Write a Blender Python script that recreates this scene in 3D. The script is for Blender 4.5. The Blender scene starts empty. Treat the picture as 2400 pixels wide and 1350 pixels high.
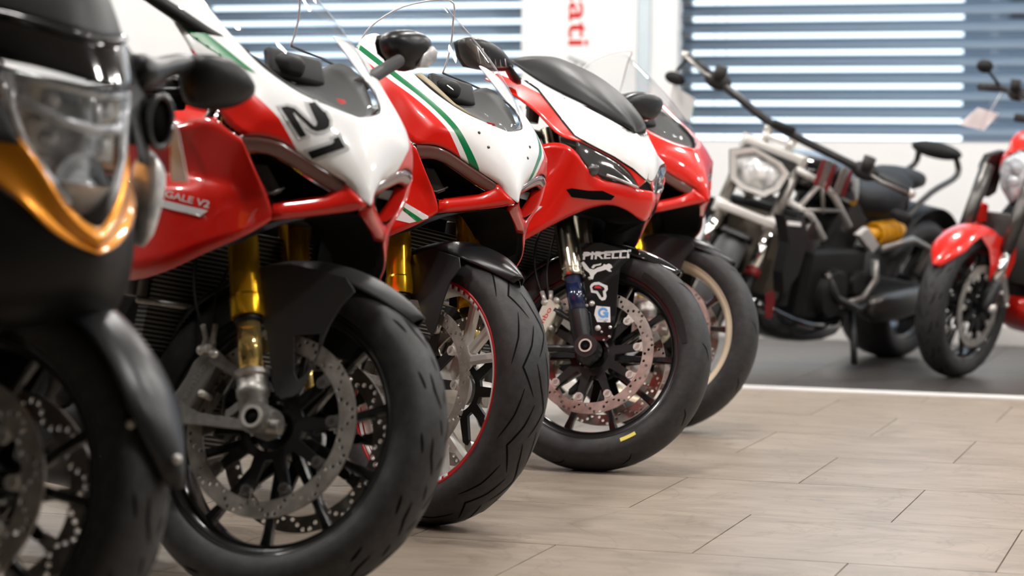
import bpy, bmesh, math, random
from math import sin, cos, pi, radians, atan2, sqrt
from mathutils import Vector, Matrix, Euler
from mathutils.bvhtree import BVHTree
from mathutils.geometry import delaunay_2d_cdt, tessellate_polygon
S = bpy.context.scene
COL = S.collection
random.seed(7)
# ------------------------------------------------------------------ camera, light, exposure
FPX, CAMH, PITCH, ROLL = 5309.812952147458, 0.7232002329866157, 0.04281917263943233, 0.013651992729654203
TH = radians(17.5)                      # the window wall runs along world X
RZ = Matrix.Rotation(TH, 4, 'Z')
cd = bpy.data.cameras.new('camera'); cam = bpy.data.objects.new('camera', cd); COL.objects.link(cam)
cd.sensor_width = 36; cd.lens = FPX/2400*36; cd.clip_end = 200; cd.clip_start = .05
_f = Vector((0, cos(PITCH), -sin(PITCH))); _u = Vector((0, sin(PITCH), cos(PITCH))); _r = Vector((1, 0, 0))
_rc = cos(ROLL)*_r + sin(ROLL)*_u; _uc = -sin(ROLL)*_r + cos(ROLL)*_u
_m = Matrix((_rc, _uc, -_f)).transposed().to_4x4()
cam.matrix_world = RZ @ Matrix.Translation((0, 0, CAMH)) @ _m
cd.dof.use_dof = True; cd.dof.focus_distance = 5.15; cd.dof.aperture_fstop = 3.3; cd.dof.aperture_blades = 9
S.camera = cam
wd = bpy.data.worlds.new('world'); S.world = wd; wd.use_nodes = True
wd.node_tree.nodes['Background'].inputs[0].default_value = (.80, .90, 1, 1)
wd.node_tree.nodes['Background'].inputs[1].default_value = 1.6
S.view_settings.view_transform = 'Standard'; S.view_settings.look = 'None'
S.view_settings.exposure = .78; S.view_settings.gamma = 1
LAMP = 165.0 

# ------------------------------------------------------------------ materials
def mat(name, col, rough=.5, metal=0, coat=0, emit=0, spec=.5, alpha=1, trans=0, ior=1.45):
    m = bpy.data.materials.new(name); m.use_nodes = True
    b = m.node_tree.nodes['Principled BSDF']; i = b.inputs
    i['Base Color'].default_value = (*col, 1); i['Roughness'].default_value = rough; i['Metallic'].default_value = metal
    i['Coat Weight'].default_value = coat; i['Coat Roughness'].default_value = .04
    i['Specular IOR Level'].default_value = spec; i['Transmission Weight'].default_value = trans; i['IOR'].default_value = ior
    if emit: i['Emission Color'].default_value = (*col, 1); i['Emission Strength'].default_value = emit
    return m
def nd(m, t, **k):
    n = m.node_tree.nodes.new(t)
    for a, b in k.items(): setattr(n, a, b)
    return n
def lk(m, a, b): m.node_tree.links.new(a, b)
def noise_on(m, scale, c0, c1, bump=0, rough=None, detail=6, stretch=(1, 1, 1), coord='Object', lo=.35, hi=.65, dist=0):
    """object-space noise mixed into the colour, with relief"""
    b = m.node_tree.nodes['Principled BSDF']
    tc = nd(m, 'ShaderNodeTexCoord'); mp = nd(m, 'ShaderNodeMapping'); mp.inputs['Scale'].default_value = stretch
    ns = nd(m, 'ShaderNodeTexNoise'); ns.inputs['Scale'].default_value = scale; ns.inputs['Detail'].default_value = detail
    ns.inputs['Distortion'].default_value = dist
    rp = nd(m, 'ShaderNodeValToRGB'); rp.color_ramp.elements[0].position = lo; rp.color_ramp.elements[1].position = hi
    rp.color_ramp.elements[0].color = (*c0, 1); rp.color_ramp.elements[1].color = (*c1, 1)
    lk(m, tc.outputs[coord], mp.inputs[0]); lk(m, mp.outputs[0], ns.inputs[0]); lk(m, ns.outputs[0], rp.inputs[0])
    lk(m, rp.outputs[0], b.inputs['Base Color'])
    if bump:
        bp = nd(m, 'ShaderNodeBump'); bp.inputs['Strength'].default_value = bump; bp.inputs['Distance'].default_value = .002
        lk(m, ns.outputs[0], bp.inputs['Height']); lk(m, bp.outputs[0], b.inputs['Normal'])
    return m
def glassy(name, tint, gloss=.04, edge=.55, tr=1.0):
    """thin clear sheet: transparent with a Fresnel reflection"""
    m = bpy.data.materials.new(name); m.use_nodes = True; nt = m.node_tree; nt.nodes.clear()
    o = nd(m, 'ShaderNodeOutputMaterial'); mx = nd(m, 'ShaderNodeMixShader'); t = nd(m, 'ShaderNodeBsdfTransparent'); g = nd(m, 'ShaderNodeBsdfGlossy')
    lw = nd(m, 'ShaderNodeLayerWeight'); lw.inputs[0].default_value = .5; pw = nd(m, 'ShaderNodeMath', operation='POWER'); pw.inputs[1].default_value = 4; lk(m, lw.outputs['Facing'], pw.inputs[0])
    fr = nd(m, 'ShaderNodeMath', operation='MULTIPLY_ADD'); fr.inputs[1].default_value = .6; fr.inputs[2].default_value = .035; lk(m, pw.outputs[0], fr.inputs[0]); t.inputs[0].default_value = (*tint, 1)
    g.inputs['Roughness'].default_value = gloss; g.inputs[0].default_value = (edge+.3, edge+.3, edge+.3, 1)
    lk(m, fr.outputs[0], mx.inputs[0]); lk(m, t.outputs[0], mx.inputs[1]); lk(m, g.outputs[0], mx.inputs[2]); lk(m, mx.outputs[0], o.inputs[0])
    return m
RED = (.74, .012, .005)
M = dict(
 red=mat('red_paint', RED, .30, 0, 1), white=mat('white_paint', (.87, .87, .87), .4, 0, .4),
 black=mat('black_plastic', (.007, .007, .0075), .45, spec=.35), matte=mat('matte_black', (.015, .0145, .0145), .58), satin=mat('satin_black', (.013, .013, .0145), .33),
 gloss=mat('gloss_black', (.006, .006, .007), .12, 0, 1), void=mat('dark_void', (.004, .004, .004), .8, spec=.1),
 brown=mat('smoked_band', (.15, .065, .055), .22, 0, 1),
 gold=mat('gold_anodised', (.93, .50, .02), .22, .8), slider=mat('gold_slider', (.82, .58, .20), .14, .8), guard=mat('guard_grey', (.038, .038, .040), .5), cast_dark=mat('caliper_alloy', (.20, .19, .175), .45, .6), chrome=mat('chrome', (.78, .77, .74), .1, 1),
 cast=mat('cast_alloy', (.34, .325, .30), .42, .85), alloy=mat('white_alloy', (.66, .64, .61), .38, .35), steel=mat('disc_steel', (.50, .46, .42), .30, .65),
 dark_steel=mat('dark_steel', (.10, .095, .09), .35, .9), wheel_black=mat('wheel_black', (.010, .010, .011), .27, 0, .5),
 wheel_gold=mat('wheel_champagne', (.84, .74, .56), .35, .35), wheel_white=mat('wheel_silver', (.70, .68, .65), .35, .3),
 rubber=mat('rubber', (.026, .0255, .026), .55), groove=mat('groove', (.003, .003, .003), .9, spec=.1),
 carbon=mat('carbon', (.018, .018, .02), .3, 0, .6), titan=mat('champagne_tube', (.60, .54, .42), .2, 1),
 green=mat('green_stripe', (.0, .20, .055), .35, 0, .6), tan=mat('tan_edge', (.30, .22, .10), .5), bolt=mat('bolt_metal', (.62, .60, .56), .34, .5),
 amber=mat('amber_spring', (.75, .36, .01), .35), seat=mat('seat_vinyl', (.010, .010, .011), .55, spec=.35), clearplate=mat('sticker_white', (.8, .8, .8), .5),
 redprint=mat('red_print', (.6, .02, .02), .5), greyprint=mat('grey_print', (.35, .35, .35), .5), blackprint=mat('black_print', (.006, .006, .006), .6, spec=.2),
 blueprint=mat('blue_print', (.12, .35, .75), .5), yellowprint=mat('yellow_print', (.75, .62, .12), .5), navy=mat('navy_paint', (.012, .02, .07), .2, 0, 1),
 orange=mat('orange_gold_paint', (.85, .31, .012), .3, .45, 1), lens=mat('lens_reflector', (.80, .81, .82), .2, .25), cell=mat('reflector_cell', (.62, .57, .50), .3, .2), lensdark=mat('lens_dark', (.05, .05, .05), .1, 0, 1),
 paper=mat('white_card', (.93, .93, .93), .6), darkred=mat('dark_red_print', (.16, .008, .01), .4), radiator=mat('radiator_fins', (.07, .068, .065), .5, .6), cyan=mat('teal_print', (.02, .35, .28), .5),
 smoke=mat('smoked_reflector', (.20, .19, .18), .25, .7),
 tyreprint=mat('tyre_print', (.13, .125, .12), .6), engine=mat('engine_black', (.012, .012, .012), .45, .3), greypaint=mat('grey_metallic', (.05, .05, .052), .3, .5, 1),
)
noise_on(M['rubber'], 60, (.016, .0155, .016), (.028, .027, .028), bump=.12)
noise_on(M['steel'], 40, (.34, .31, .28), (.50, .465, .42), stretch=(1, .1, 1))
noise_on(M['cast'], 90, (.29, .275, .255), (.39, .375, .35), bump=.08)
M['glass'] = glassy('clear_screen', (.95, .96, .965), gloss=.02); M['glass_edge'] = mat('screen_edge', (.88, .90, .92), .35)
M['darkglass'] = mat('dark_screen', (.011, .011, .012), .46); M['lens_glass'] = glassy('lens_cover', (.9, .92, .94)); M['window_glass'] = glassy('window_glass', (.86, .9, .93))
# fins on the radiator
def fins(m, sc):
    b = m.node_tree.nodes['Principled BSDF']; tc = nd(m, 'ShaderNodeTexCoord'); w = nd(m, 'ShaderNodeTexWave'); w.bands_direction = 'Z'; w.inputs['Scale'].default_value = sc; w.inputs['Distortion'].default_value = .3
    r = nd(m, 'ShaderNodeValToRGB'); r.color_ramp.elements[0].color = (.012, .012, .012, 1); r.color_ramp.elements[1].color = (.26, .25, .24, 1)
    r.color_ramp.elements[0].position = .55; r.color_ramp.elements[1].position = .95
    lk(m, tc.outputs['Object'], w.inputs[0]); lk(m, w.outputs[0], r.inputs[0]); lk(m, r.outputs[0], b.inputs['Base Color'])
fins(M['radiator'], 38)
def livery(name, k, c, stripes):
    """white centre panel with coloured stripes: paint split along |y| = c + k z (the panel's own edge)"""
    m = mat(name, RED, .32, 0, .55); b = m.node_tree.nodes['Principled BSDF']
    tc = nd(m, 'ShaderNodeTexCoord'); sx = nd(m, 'ShaderNodeSeparateXYZ'); lk(m, tc.outputs['Object'], sx.inputs[0])
    ab = nd(m, 'ShaderNodeMath', operation='ABSOLUTE'); lk(m, sx.outputs['Y'], ab.inputs[0])
    mz = nd(m, 'ShaderNodeMath', operation='MULTIPLY_ADD'); lk(m, sx.outputs['Z'], mz.inputs[0]); mz.inputs[1].default_value = -k; mz.inputs[2].default_value = -c
    ad = nd(m, 'ShaderNodeMath', operation='ADD'); lk(m, ab.outputs[0], ad.inputs[0]); lk(m, mz.outputs[0], ad.inputs[1])
    mp = nd(m, 'ShaderNodeMapRange'); mp.inputs[1].default_value = -.2; mp.inputs[2].default_value = .2; lk(m, ad.outputs[0], mp.inputs[0])
    r = nd(m, 'ShaderNodeValToRGB'); r.color_ramp.interpolation = 'CONSTANT'; e = r.color_ramp.elements
    st = [(-.2, (.87, .87, .87))]+stripes+[]
    while len(e) < len(st): e.new(.5)
    for el, (p, cc) in zip(e, st): el.position = (p+.2)/.4; el.color = (*cc, 1)
    lk(m, mp.outputs[0], r.inputs[0]); lk(m, r.outputs[0], b.inputs['Base Color'])
    return m
G_ = (.0, .19, .06); W_ = (.87, .87, .87)
M['livery_plain'] = livery('racing_white_red', .70, -.437, [(0, RED)])
M['livery_tri'] = livery('tricolour_white_red', .62, -.372, [(-.033, G_), (-.018, W_), (-.006, RED)])

# ------------------------------------------------------------------ camera rays in bike space (measured poses)
D2R = pi/180
#        heading, lean, contact point, front wheel x, y, heading, lean      (metres, degrees, camera-aligned ground frame)
POSE = dict(
 A=(-39.11082, 5.55009, (-.78318, 3.1377, -.0042), -.7588, 3.1712, -18.53, 14.14),
 B=(-47.17241, 9.09266, (-.43563, 3.95693, -.00596), -.39272, 4.00059, -23.25773, 18.4381),
 C=(-47.42399, 10.41673, (-.19104, 4.86854, .00069), -.1511, 4.90524, -47.42399, 10.41673),
 D=(-41.27672, 8.85801, (.19121, 5.88515, -.00591), .22862, 5.93209, -17.39353, 18.22356),
 E=(-39.91183, 3.51823, (.44062, 6.89571, -.00422), .45924, 6.92241, -16.63261, 13.32906),
 F=(-126.6, 12., (.715, 8.95, 0), .777, 8.935, -99.68, 20.79),
 G=(-138.38515, 3.56086, (1.79158, 9.09263, -.00114), 1.80813, 9.07469, -129.21132, 7.64512))
def frm(h, l):
    h *= D2R; l *= D2R
    lf = Vector((-sin(h), cos(h), 0)); up = Vector((0, 0, 1))
    return Matrix((Vector((cos(h), sin(h), 0)), cos(l)*lf-sin(l)*up, cos(l)*up+sin(l)*lf)).transposed().to_4x4()
def body_m(n): p = POSE[n]; return Matrix.Translation(p[2]) @ frm(p[0], p[1])
def wheel_m(n):
    p = POSE[n]; l = p[6]*D2R
    return Matrix.Translation((p[3], p[4], .258*cos(l)+.042)) @ frm(p[5], p[6])
BM = {n: body_m(n) for n in POSE}; WM = {n: wheel_m(n) for n in POSE}
STEER = {n: BM[n].inverted() @ WM[n] for n in POSE}           # front wheel frame inside the bike
def px_ray(px, py, mi):
    u = px-1200; v = py-675; u, v = u*cos(ROLL)+v*sin(ROLL), -u*sin(ROLL)+v*cos(ROLL)
    d = Vector((u/FPX, 0, 0))+_f+(-v/FPX)*_u
    return mi @ Vector((0, 0, CAMH)), (mi.to_3x3() @ d)
def L(n, px, py, y):            # point of bike n seen at (px,py) whose lateral coordinate is y
    o, d = px_ray(px, py, BM[n].inverted()); t = (y-o.y)/d.y; return o+t*d
def LX(n, px, py, x0, s=1):  # point seen at (px,py) lying in the cross plane x = x0
    o, d = px_ray(px, py, BM[n].inverted()); t = (x0-o.x)/d.x; p = o+t*d; return Vector((p.x, s*p.y, p.z))
def LW(n, px, py, y):           # the same in the front wheel's frame
    o, d = px_ray(px, py, WM[n].inverted()); t = (y-o.y)/d.y; return o+t*d

# ------------------------------------------------------------------ geometry
def V3(p): return Vector(p)
def join(*gs):
    V, F = [], []
    for v, f in gs:
        k = len(V); V += list(v); F += [tuple(i+k for i in q) for q in f]
    return V, F
def xf(g, m): return [m @ Vector(v) for v in g[0]], g[1]
def mv(g, x=0, y=0, z=0): return xf(g, Matrix.Translation((x, y, z)))
def mir(g): return [Vector((v[0], -v[1], v[2])) for v in g[0]], [tuple(reversed(f)) for f in g[1]]
def both(g): return join(g, mir(g))
def box(c, s, rot=None):
    x, y, z = [k/2 for k in s]
    v = [Vector((a*x, b*y, e*z)) for a in (-1, 1) for b in (-1, 1) for e in (-1, 1)]
    if rot: m = Euler(rot).to_matrix(); v = [m @ q for q in v]
    return [q+Vector(c) for q in v], [(0, 1, 3, 2), (4, 6, 7, 5), (0, 4, 5, 1), (2, 3, 7, 6), (0, 2, 6, 4), (1, 5, 7, 3)]
def tube(pts, r, n=10, cap=True):
    pts = [Vector(p) for p in pts]; rs = r if isinstance(r, (list, tuple)) else [r]*len(pts)
    V, F = [], []; t0 = (pts[1]-pts[0]).normalized()
    a = t0.orthogonal().normalized()
    for i, p in enumerate(pts):
        t = ((pts[min(i+1, len(pts)-1)]-pts[i]).normalized()+(pts[i]-pts[max(i-1, 0)]).normalized())
        t = t.normalized() if t.length > 1e-6 else t0
        a = (a-t*a.dot(t)).normalized(); b = t.cross(a)
        for k in range(n): w = 2*pi*k/n; V.append(p+rs[i]*(cos(w)*a+sin(w)*b))
    for i in range(len(pts)-1):
        for k in range(n): F.append((i*n+k, i*n+(k+1) % n, (i+1)*n+(k+1) % n, (i+1)*n+k))
    if cap: F += [tuple(reversed(range(n))), tuple(range((len(pts)-1)*n, len(pts)*n))]
    return V, F
def cyl(p0, p1, r, n=20, r1=None): return tube([p0, p1], [r, r if r1 is None else r1], n)
def lathe(prof, n=96, closed=True):
    """prof: (y, r) round the wheel axle (y axis)"""
    V = [Vector((r*cos(2*pi*k/n), y, r*sin(2*pi*k/n))) for k in range(n) for y, r in prof]; m = len(prof); F = []
    for k in range(n):
        for j in range(m if closed else m-1):
            a = k*m+j; b = k*m+(j+1) % m; c = ((k+1) % n)*m+(j+1) % m; e = ((k+1) % n)*m+j
            F.append((a, b, c, e))
    return V, F
def lathe_ax(p0, ax, prof, n=24):
    """prof: (t along axis, r)"""
    ax = Vector(ax).normalized(); return tube([Vector(p0)+ax*t for t, r in prof], [max(r, 1e-4) for t, r in prof], n)
def grid(rows):
    m = len(rows[0]); V = [Vector(p) for r in rows for p in r]; F = []
    for i in range(len(rows)-1):
        for j in range(m-1): F.append((i*m+j, i*m+j+1, (i+1)*m+j+1, (i+1)*m+j))
    return V, F
def plate(outer, holes, y0, y1):
    """flat plate in the x,z plane with holes"""
    co, ed = [], []
    def ring(p):
        k = len(co); co.extend(Vector(q) for q in p); ed.extend((k+i, k+(i+1) % len(p)) for i in range(len(p)))
    ring(outer)
    for h in holes: ring(h)
    v, e, f, _, _, _ = delaunay_2d_cdt(co, ed, [], 0, 1e-6)
    def inside(p, poly):
        c = False; x, z = p
        for i in range(len(poly)):
            a = poly[i]; b = poly[i-1]
            if (a[1] > z) != (b[1] > z) and x < (b[0]-a[0])*(z-a[1])/(b[1]-a[1])+a[0]: c = not c
        return c
    fs = []
    bb = [(min(q[0] for q in h), max(q[0] for q in h), min(q[1] for q in h), max(q[1] for q in h)) for h in holes]
    for t in f:
        c = sum((v[i] for i in t), Vector((0, 0)))/len(t)
        if not inside(c, outer): continue
        if any(B[0] < c[0] < B[1] and B[2] < c[1] < B[3] and inside(c, h) for h, B in zip(holes, bb)): continue
        fs.append(t)
    n = len(v); V = [Vector((p[0], y0, p[1])) for p in v]+[Vector((p[0], y1, p[1])) for p in v]
    F = [tuple(t) for t in fs]+[tuple(i+n for i in reversed(t)) for t in fs]
    cnt = {}
    for t in fs:
        for i in range(len(t)): cnt[(t[i], t[(i+1) % len(t)])] = 1
    for (a, b) in list(cnt):
        if (b, a) not in cnt: F.append((b, a, a+n, b+n))
    return V, F
def circ(cx, cz, r, n=10, a0=0): return [(cx+r*cos(a0+2*pi*k/n), cz+r*sin(a0+2*pi*k/n)) for k in range(n)]
def prism(poly, y0, y1): return plate(poly, [], y0, y1)
def ball(c, r, n=12, s=(1, 1, 1)):
    V, F = [], []
    for i in range(n+1):
        for k in range(n*2):
            a = pi*i/n; w = pi*k/n; V.append(Vector((c[0]+s[0]*r*sin(a)*cos(w), c[1]+s[1]*r*sin(a)*sin(w), c[2]+s[2]*r*cos(a))))
    for i in range(n):
        for k in range(2*n): F.append((i*2*n+k, (i+1)*2*n+k, (i+1)*2*n+(k+1) % (2*n), i*2*n+(k+1) % (2*n)))
    return V, F
def loft(rings, cap=True):
    n = len(rings[0]); V = [Vector(p) for r in rings for p in r]; F = []
    for i in range(len(rings)-1):
        for k in range(n): F.append((i*n+k, i*n+(k+1) % n, (i+1)*n+(k+1) % n, (i+1)*n+k))
    if cap: F += [tuple(reversed(range(n))), tuple(range((len(rings)-1)*n, len(rings)*n))]
    return V, F
def sup(x, z, hw, hh, n=16, e=.7, y=0):   # superellipse ring across the bike at station x
    r = []
    for k in range(n):
        a = 2*pi*k/n; c, s = cos(a), sin(a)
        r.append((x, y+hw*math.copysign(abs(c)**e, c), z+hh*math.copysign(abs(s)**e, s)))
    return r
# ------------------------------------------------------------------ objects
def pair(name, g, m, parent=None, **k):
    return [obj(name, g, m, parent, **k), obj(name, mir(g), m, parent, **k)]
def obj(name, g, m, parent=None, smooth=True, sub=0, cr=0, solid=0, bevel=0, inner=None, loc=None, mx=None, auto=None, kind=None, offset=-1, label=None):
    me = bpy.data.meshes.new(name); me.from_pydata([tuple(v) for v in g[0]], [], [tuple(f) for f in g[1]])
    bm = bmesh.new(); bm.from_mesh(me); bmesh.ops.remove_doubles(bm, verts=bm.verts, dist=1e-5); bmesh.ops.recalc_face_normals(bm, faces=bm.faces)
    if auto:
        for e in bm.edges:
            if len(e.link_faces) == 2 and e.calc_face_angle(0) > radians(auto): e.smooth = False
    if cr:
        cl = bm.edges.layers.float.new('crease_edge')
        for e in bm.edges:
            if len(e.link_faces) == 2 and e.calc_face_angle(0) > radians(cr): e[cl] = .75
    bm.to_mesh(me); bm.free()
    me.materials.append(M[m] if isinstance(m, str) else m)
    if smooth: me.polygons.foreach_set('use_smooth', [True]*len(me.polygons))
    o = bpy.data.objects.new(name, me); COL.objects.link(o)
    if sub: q = o.modifiers.new('s', 'SUBSURF'); q.levels = q.render_levels = sub; q.boundary_smooth = 'PRESERVE_CORNERS'
    if solid:
        q = o.modifiers.new('t', 'SOLIDIFY'); q.thickness = solid; q.offset = offset
        if inner: me.materials.append(M[inner]); q.material_offset = 1; q.material_offset_rim = 0
    if bevel: q = o.modifiers.new('b', 'BEVEL'); q.width = bevel; q.segments = 2; q.limit_method = 'ANGLE'; q.angle_limit = radians(35)
    if parent: o.parent = parent
    if mx is not None: o.matrix_local = mx
    if loc: o.location = loc
    if kind: o['kind'] = kind
    if label: o['label'] = label
    return o
def thing(name, label, cat, mx, group=None):
    o = bpy.data.objects.new(name, None); o.empty_display_size = .1; COL.objects.link(o); o.matrix_world = mx
    o['label'] = label; o['category'] = cat
    if group: o['group'] = group
    return o
def tag(o, label, cat, group=None):
    o['label'] = label; o['category'] = cat
    if group: o['group'] = group
    return o
def copy_tree(o, parent=None):
    c = o.copy(); COL.objects.link(c); c.parent = parent
    for ch in list(o.children): copy_tree(ch, c)
    return c
def bvh_of(objs, mi=None):
    """surface lookup in the bike's own frame"""
    bpy.context.view_layer.update(); dg = bpy.context.evaluated_depsgraph_get(); V, F = [], []
    for o, m in objs:
        ev = o.evaluated_get(dg); me = ev.to_mesh(); k = len(V)
        V += [m @ v.co for v in me.vertices]; F += [tuple(i+k for i in p.vertices) for p in me.polygons]; ev.to_mesh_clear()
    return BVHTree.FromPolygons(V, F)
def dense2d(polys, holes=[], cell=6.0):
    """triangulate 2d outline(s) with interior grid points so the print can follow a curved panel"""
    V, F = [], []
    for poly, hs in zip(polys, holes or [[]]*len(polys)):
        x0 = min(p[0] for p in poly); x1 = max(p[0] for p in poly); z0 = min(p[1] for p in poly); z1 = max(p[1] for p in poly)
        def dens(pl):
            o = []
            for i in range(len(pl)):
                a = Vector(pl[i]); b = Vector(pl[(i+1) % len(pl)]); k = max(1, int((b-a).length/cell))
                o += [a+(b-a)*j/k for j in range(k)]
            return o
        pl = dens(poly); hl = [dens(h) for h in hs]
        co = list(pl); ed = [(i, (i+1) % len(pl)) for i in range(len(pl))]
        for h in hl: k = len(co); co += h; ed += [(k+i, k+(i+1) % len(h)) for i in range(len(h))]
        def inside(p, q):
            c = False
            for i in range(len(q)):
                a = q[i]; b = q[i-1]
                if (a[1] > p[1]) != (b[1] > p[1]) and p[0] < (b[0]-a[0])*(p[1]-a[1])/(b[1]-a[1])+a[0]: c = not c
            return c
        x = x0+cell/2
        while x < x1:
            z = z0+cell/2
            while z < z1:
                if inside((x, z), pl) and not any(inside((x, z), h) for h in hl): co.append(Vector((x, z)))
                z += cell
            x += cell
        v, e, f, _, _, _ = delaunay_2d_cdt([Vector(c) for c in co], ed, [], 0, 1e-6); k = len(V)
        V += v
        for t in f:
            c = sum((v[i] for i in t), Vector((0, 0)))/3
            if inside(c, pl) and not any(inside(c, h) for h in hl): F.append(tuple(i+k for i in t))
    return V, F
def text2d(s, ax, bx, size=1.0, bold=0.0, spacing=1.0):
    """font outline triangles mapped by an affine frame: origin ax[0], x axis, y axis"""
    cu = bpy.data.curves.new('t', 'FONT'); cu.body = s; cu.size = size; cu.space_character = spacing; cu.offset = bold; cu.resolution_u = 3; cu.fill_mode = 'FRONT'
    o = bpy.data.objects.new('t', cu); COL.objects.link(o); bpy.context.view_layer.update()
    me = o.to_mesh(); V = [v.co.copy() for v in me.vertices]; F = [tuple(p.vertices) for p in me.polygons]; o.to_mesh_clear()
    bpy.data.objects.remove(o); bpy.data.curves.remove(cu)
    xs = [v.x for v in V]; ys = [v.y for v in V]; return V, F, (min(xs), max(xs), min(ys), max(ys))
def text_geo(s, O, X, Y, bold=0, spacing=1.0, sub=0):
    """flat lettering filling the parallelogram O, O+X, O+Y (2d or 3d vectors)"""
    V, F, (x0, x1, y0, y1) = text2d(s, None, None, 1, bold, spacing)
    O = Vector(O); X = Vector(X); Y = Vector(Y)
    V = [O+X*((v.x-x0)/(x1-x0))+Y*((v.y-y0)/(y1-y0)) for v in V]
    for _ in range(sub):
        bm = bmesh.new(); vs = [bm.verts.new((*v, 0) if len(v) == 2 else v) for v in V]; 
        for f in F:
            try: bm.faces.new([vs[i] for i in f])
            except ValueError: pass
        bmesh.ops.subdivide_edges(bm, edges=bm.edges, cuts=1, use_grid_fill=False); bmesh.ops.triangulate(bm, faces=bm.faces)
        bm.verts.index_update(); V2 = [v.co.copy() for v in bm.verts]; F = [tuple(v.index for v in f.verts) for f in bm.faces]; bm.free()
        V = [Vector((v.x, v.y)) for v in V2] if len(V[0]) == 2 else V2
    return V, F
def decal(name, n, g2, bvh, m, parent, off=.0012, frame='B', label=None, mirror=False):
    """print g2 (photo coordinates) on the panel surface of bike n"""
    mi = (BM if frame == 'B' else WM)[n].inverted(); V = []; ok = []
    for p in g2[0]:
        o, d = px_ray(p[0], p[1], mi); d.normalize(); h, nn, _, _ = bvh.ray_cast(o, d)
        if h is None: V.append(Vector()); ok.append(False); continue
        if nn.dot(d) > 0: nn = -nn
        V.append(h+nn*off-d*off*.3); ok.append(True)
    def fine(f):
        return all(ok[i] for i in f) and max((V[f[i]]-V[f[i-1]]).length for i in range(len(f))) < .08
    F = [f for f in g2[1] if fine(f)]
    used = sorted({i for f in F for i in f}); mp = {a: b for b, a in enumerate(used)}
    if not used: return None
    g = ([V[i] for i in used], [tuple(mp[i] for i in f) for f in F])
    kw = dict(smooth=True, mx=(STEER[n] if frame == 'W' else None), label=label)
    return pair(name, g, m, parent, **kw) if mirror == 2 else obj(name, both(g) if mirror else g, m, parent, **kw)
# ------------------------------------------------------------------ the showroom
def wall_box(name, x0, x1, y0, y1, z0, z1, m): o = obj(name, box(((x0+x1)/2, (y0+y1)/2, (z0+z1)/2), (x1-x0, y1-y0, z1-z0)), m, smooth=False, kind='structure'); return o
ROOM = dict(x0=-8.2, x1=4.6, y0=-3.2, y1=11.3, h=3.3)
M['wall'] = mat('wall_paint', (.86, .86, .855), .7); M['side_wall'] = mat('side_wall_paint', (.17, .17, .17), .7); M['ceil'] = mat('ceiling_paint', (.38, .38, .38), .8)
M['sub'] = mat('grout', (.26, .235, .205), .8)
def tile_mat(name, a, b, sc, rough):
    m = mat(name, a, rough, spec=.5); bs = m.node_tree.nodes['Principled BSDF']
    tc = nd(m, 'ShaderNodeTexCoord'); oi = nd(m, 'ShaderNodeObjectInfo'); vm = nd(m, 'ShaderNodeVectorMath', operation='MULTIPLY_ADD')
    cx = nd(m, 'ShaderNodeCombineXYZ'); k = nd(m, 'ShaderNodeMath', operation='MULTIPLY'); k.inputs[1].default_value = 37
    lk(m, oi.outputs['Random'], k.inputs[0]); lk(m, k.outputs[0], cx.inputs[0]); lk(m, k.outputs[0], cx.inputs[1])
    mp = nd(m, 'ShaderNodeMapping'); mp.inputs['Rotation'].default_value = (0, 0, .9); mp.inputs['Scale'].default_value = (1, 3.2, 1)
    lk(m, tc.outputs['Object'], vm.inputs[0]); vm.inputs[1].default_value = (1, 1, 1); lk(m, cx.outputs[0], vm.inputs[2]); lk(m, vm.outputs[0], mp.inputs[0])
    n1 = nd(m, 'ShaderNodeTexNoise'); n1.inputs['Scale'].default_value = sc; n1.inputs['Detail'].default_value = 8; n1.inputs['Distortion'].default_value = 1.2; n1.inputs['Roughness'].default_value = .62
    lk(m, mp.outputs[0], n1.inputs[0])
    r = nd(m, 'ShaderNodeValToRGB'); r.color_ramp.elements[0].position = .32; r.color_ramp.elements[1].position = .62
    r.color_ramp.elements[0].color = (*a, 1); r.color_ramp.elements[1].color = (*b, 1); lk(m, n1.outputs[0], r.inputs[0])
    # thin darker veins
    n2 = nd(m, 'ShaderNodeTexNoise'); n2.inputs['Scale'].default_value = sc*.8; n2.inputs['Detail'].default_value = 5; n2.inputs['Distortion'].default_value = 2.2; lk(m, vm.outputs[0], n2.inputs[0])
    s_ = nd(m, 'ShaderNodeMath', operation='SUBTRACT'); s_.inputs[1].default_value = .5; lk(m, n2.outputs[0], s_.inputs[0])
    ab = nd(m, 'ShaderNodeMath', operation='ABSOLUTE'); lk(m, s_.outputs[0], ab.inputs[0])
    r2 = nd(m, 'ShaderNodeValToRGB'); r2.color_ramp.elements[0].position = 0; r2.color_ramp.elements[1].position = .022
    r2.color_ramp.elements[0].color = (.80, .78, .76, 1); r2.color_ramp.elements[1].color = (1, 1, 1, 1); lk(m, ab.outputs[0], r2.inputs[0])
    mu = nd(m, 'ShaderNodeMix', data_type='RGBA', blend_type='MULTIPLY'); mu.inputs[0].default_value = 1
    lk(m, r.outputs[0], mu.inputs[6]); lk(m, r2.outputs[0], mu.inputs[7]); lk(m, mu.outputs[2], bs.inputs['Base Color'])
    bp = nd(m, 'ShaderNodeBump'); bp.inputs['Strength'].default_value = .25; bp.inputs['Distance'].default_value = .0015
    lk(m, n1.outputs[0], bp.inputs['Height']); lk(m, bp.outputs[0], bs.inputs['Normal'])
    return m
M['tile'] = tile_mat('stone_tile', (.235, .192, .148), (.345, .290, .232), 3.2, .36)
M['dark_tile'] = tile_mat('dark_tile', (.035, .031, .029), (.06, .053, .05), 5, .38)
R_ = ROOM
YE = 8.40                                # edge between the stone tiles and the dark display floor
floor = wall_box('floor', R_['x0']-.2, R_['x1']+.2, R_['y0']-.2, R_['y1']+.3, -.12, -.008, 'sub')
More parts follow.
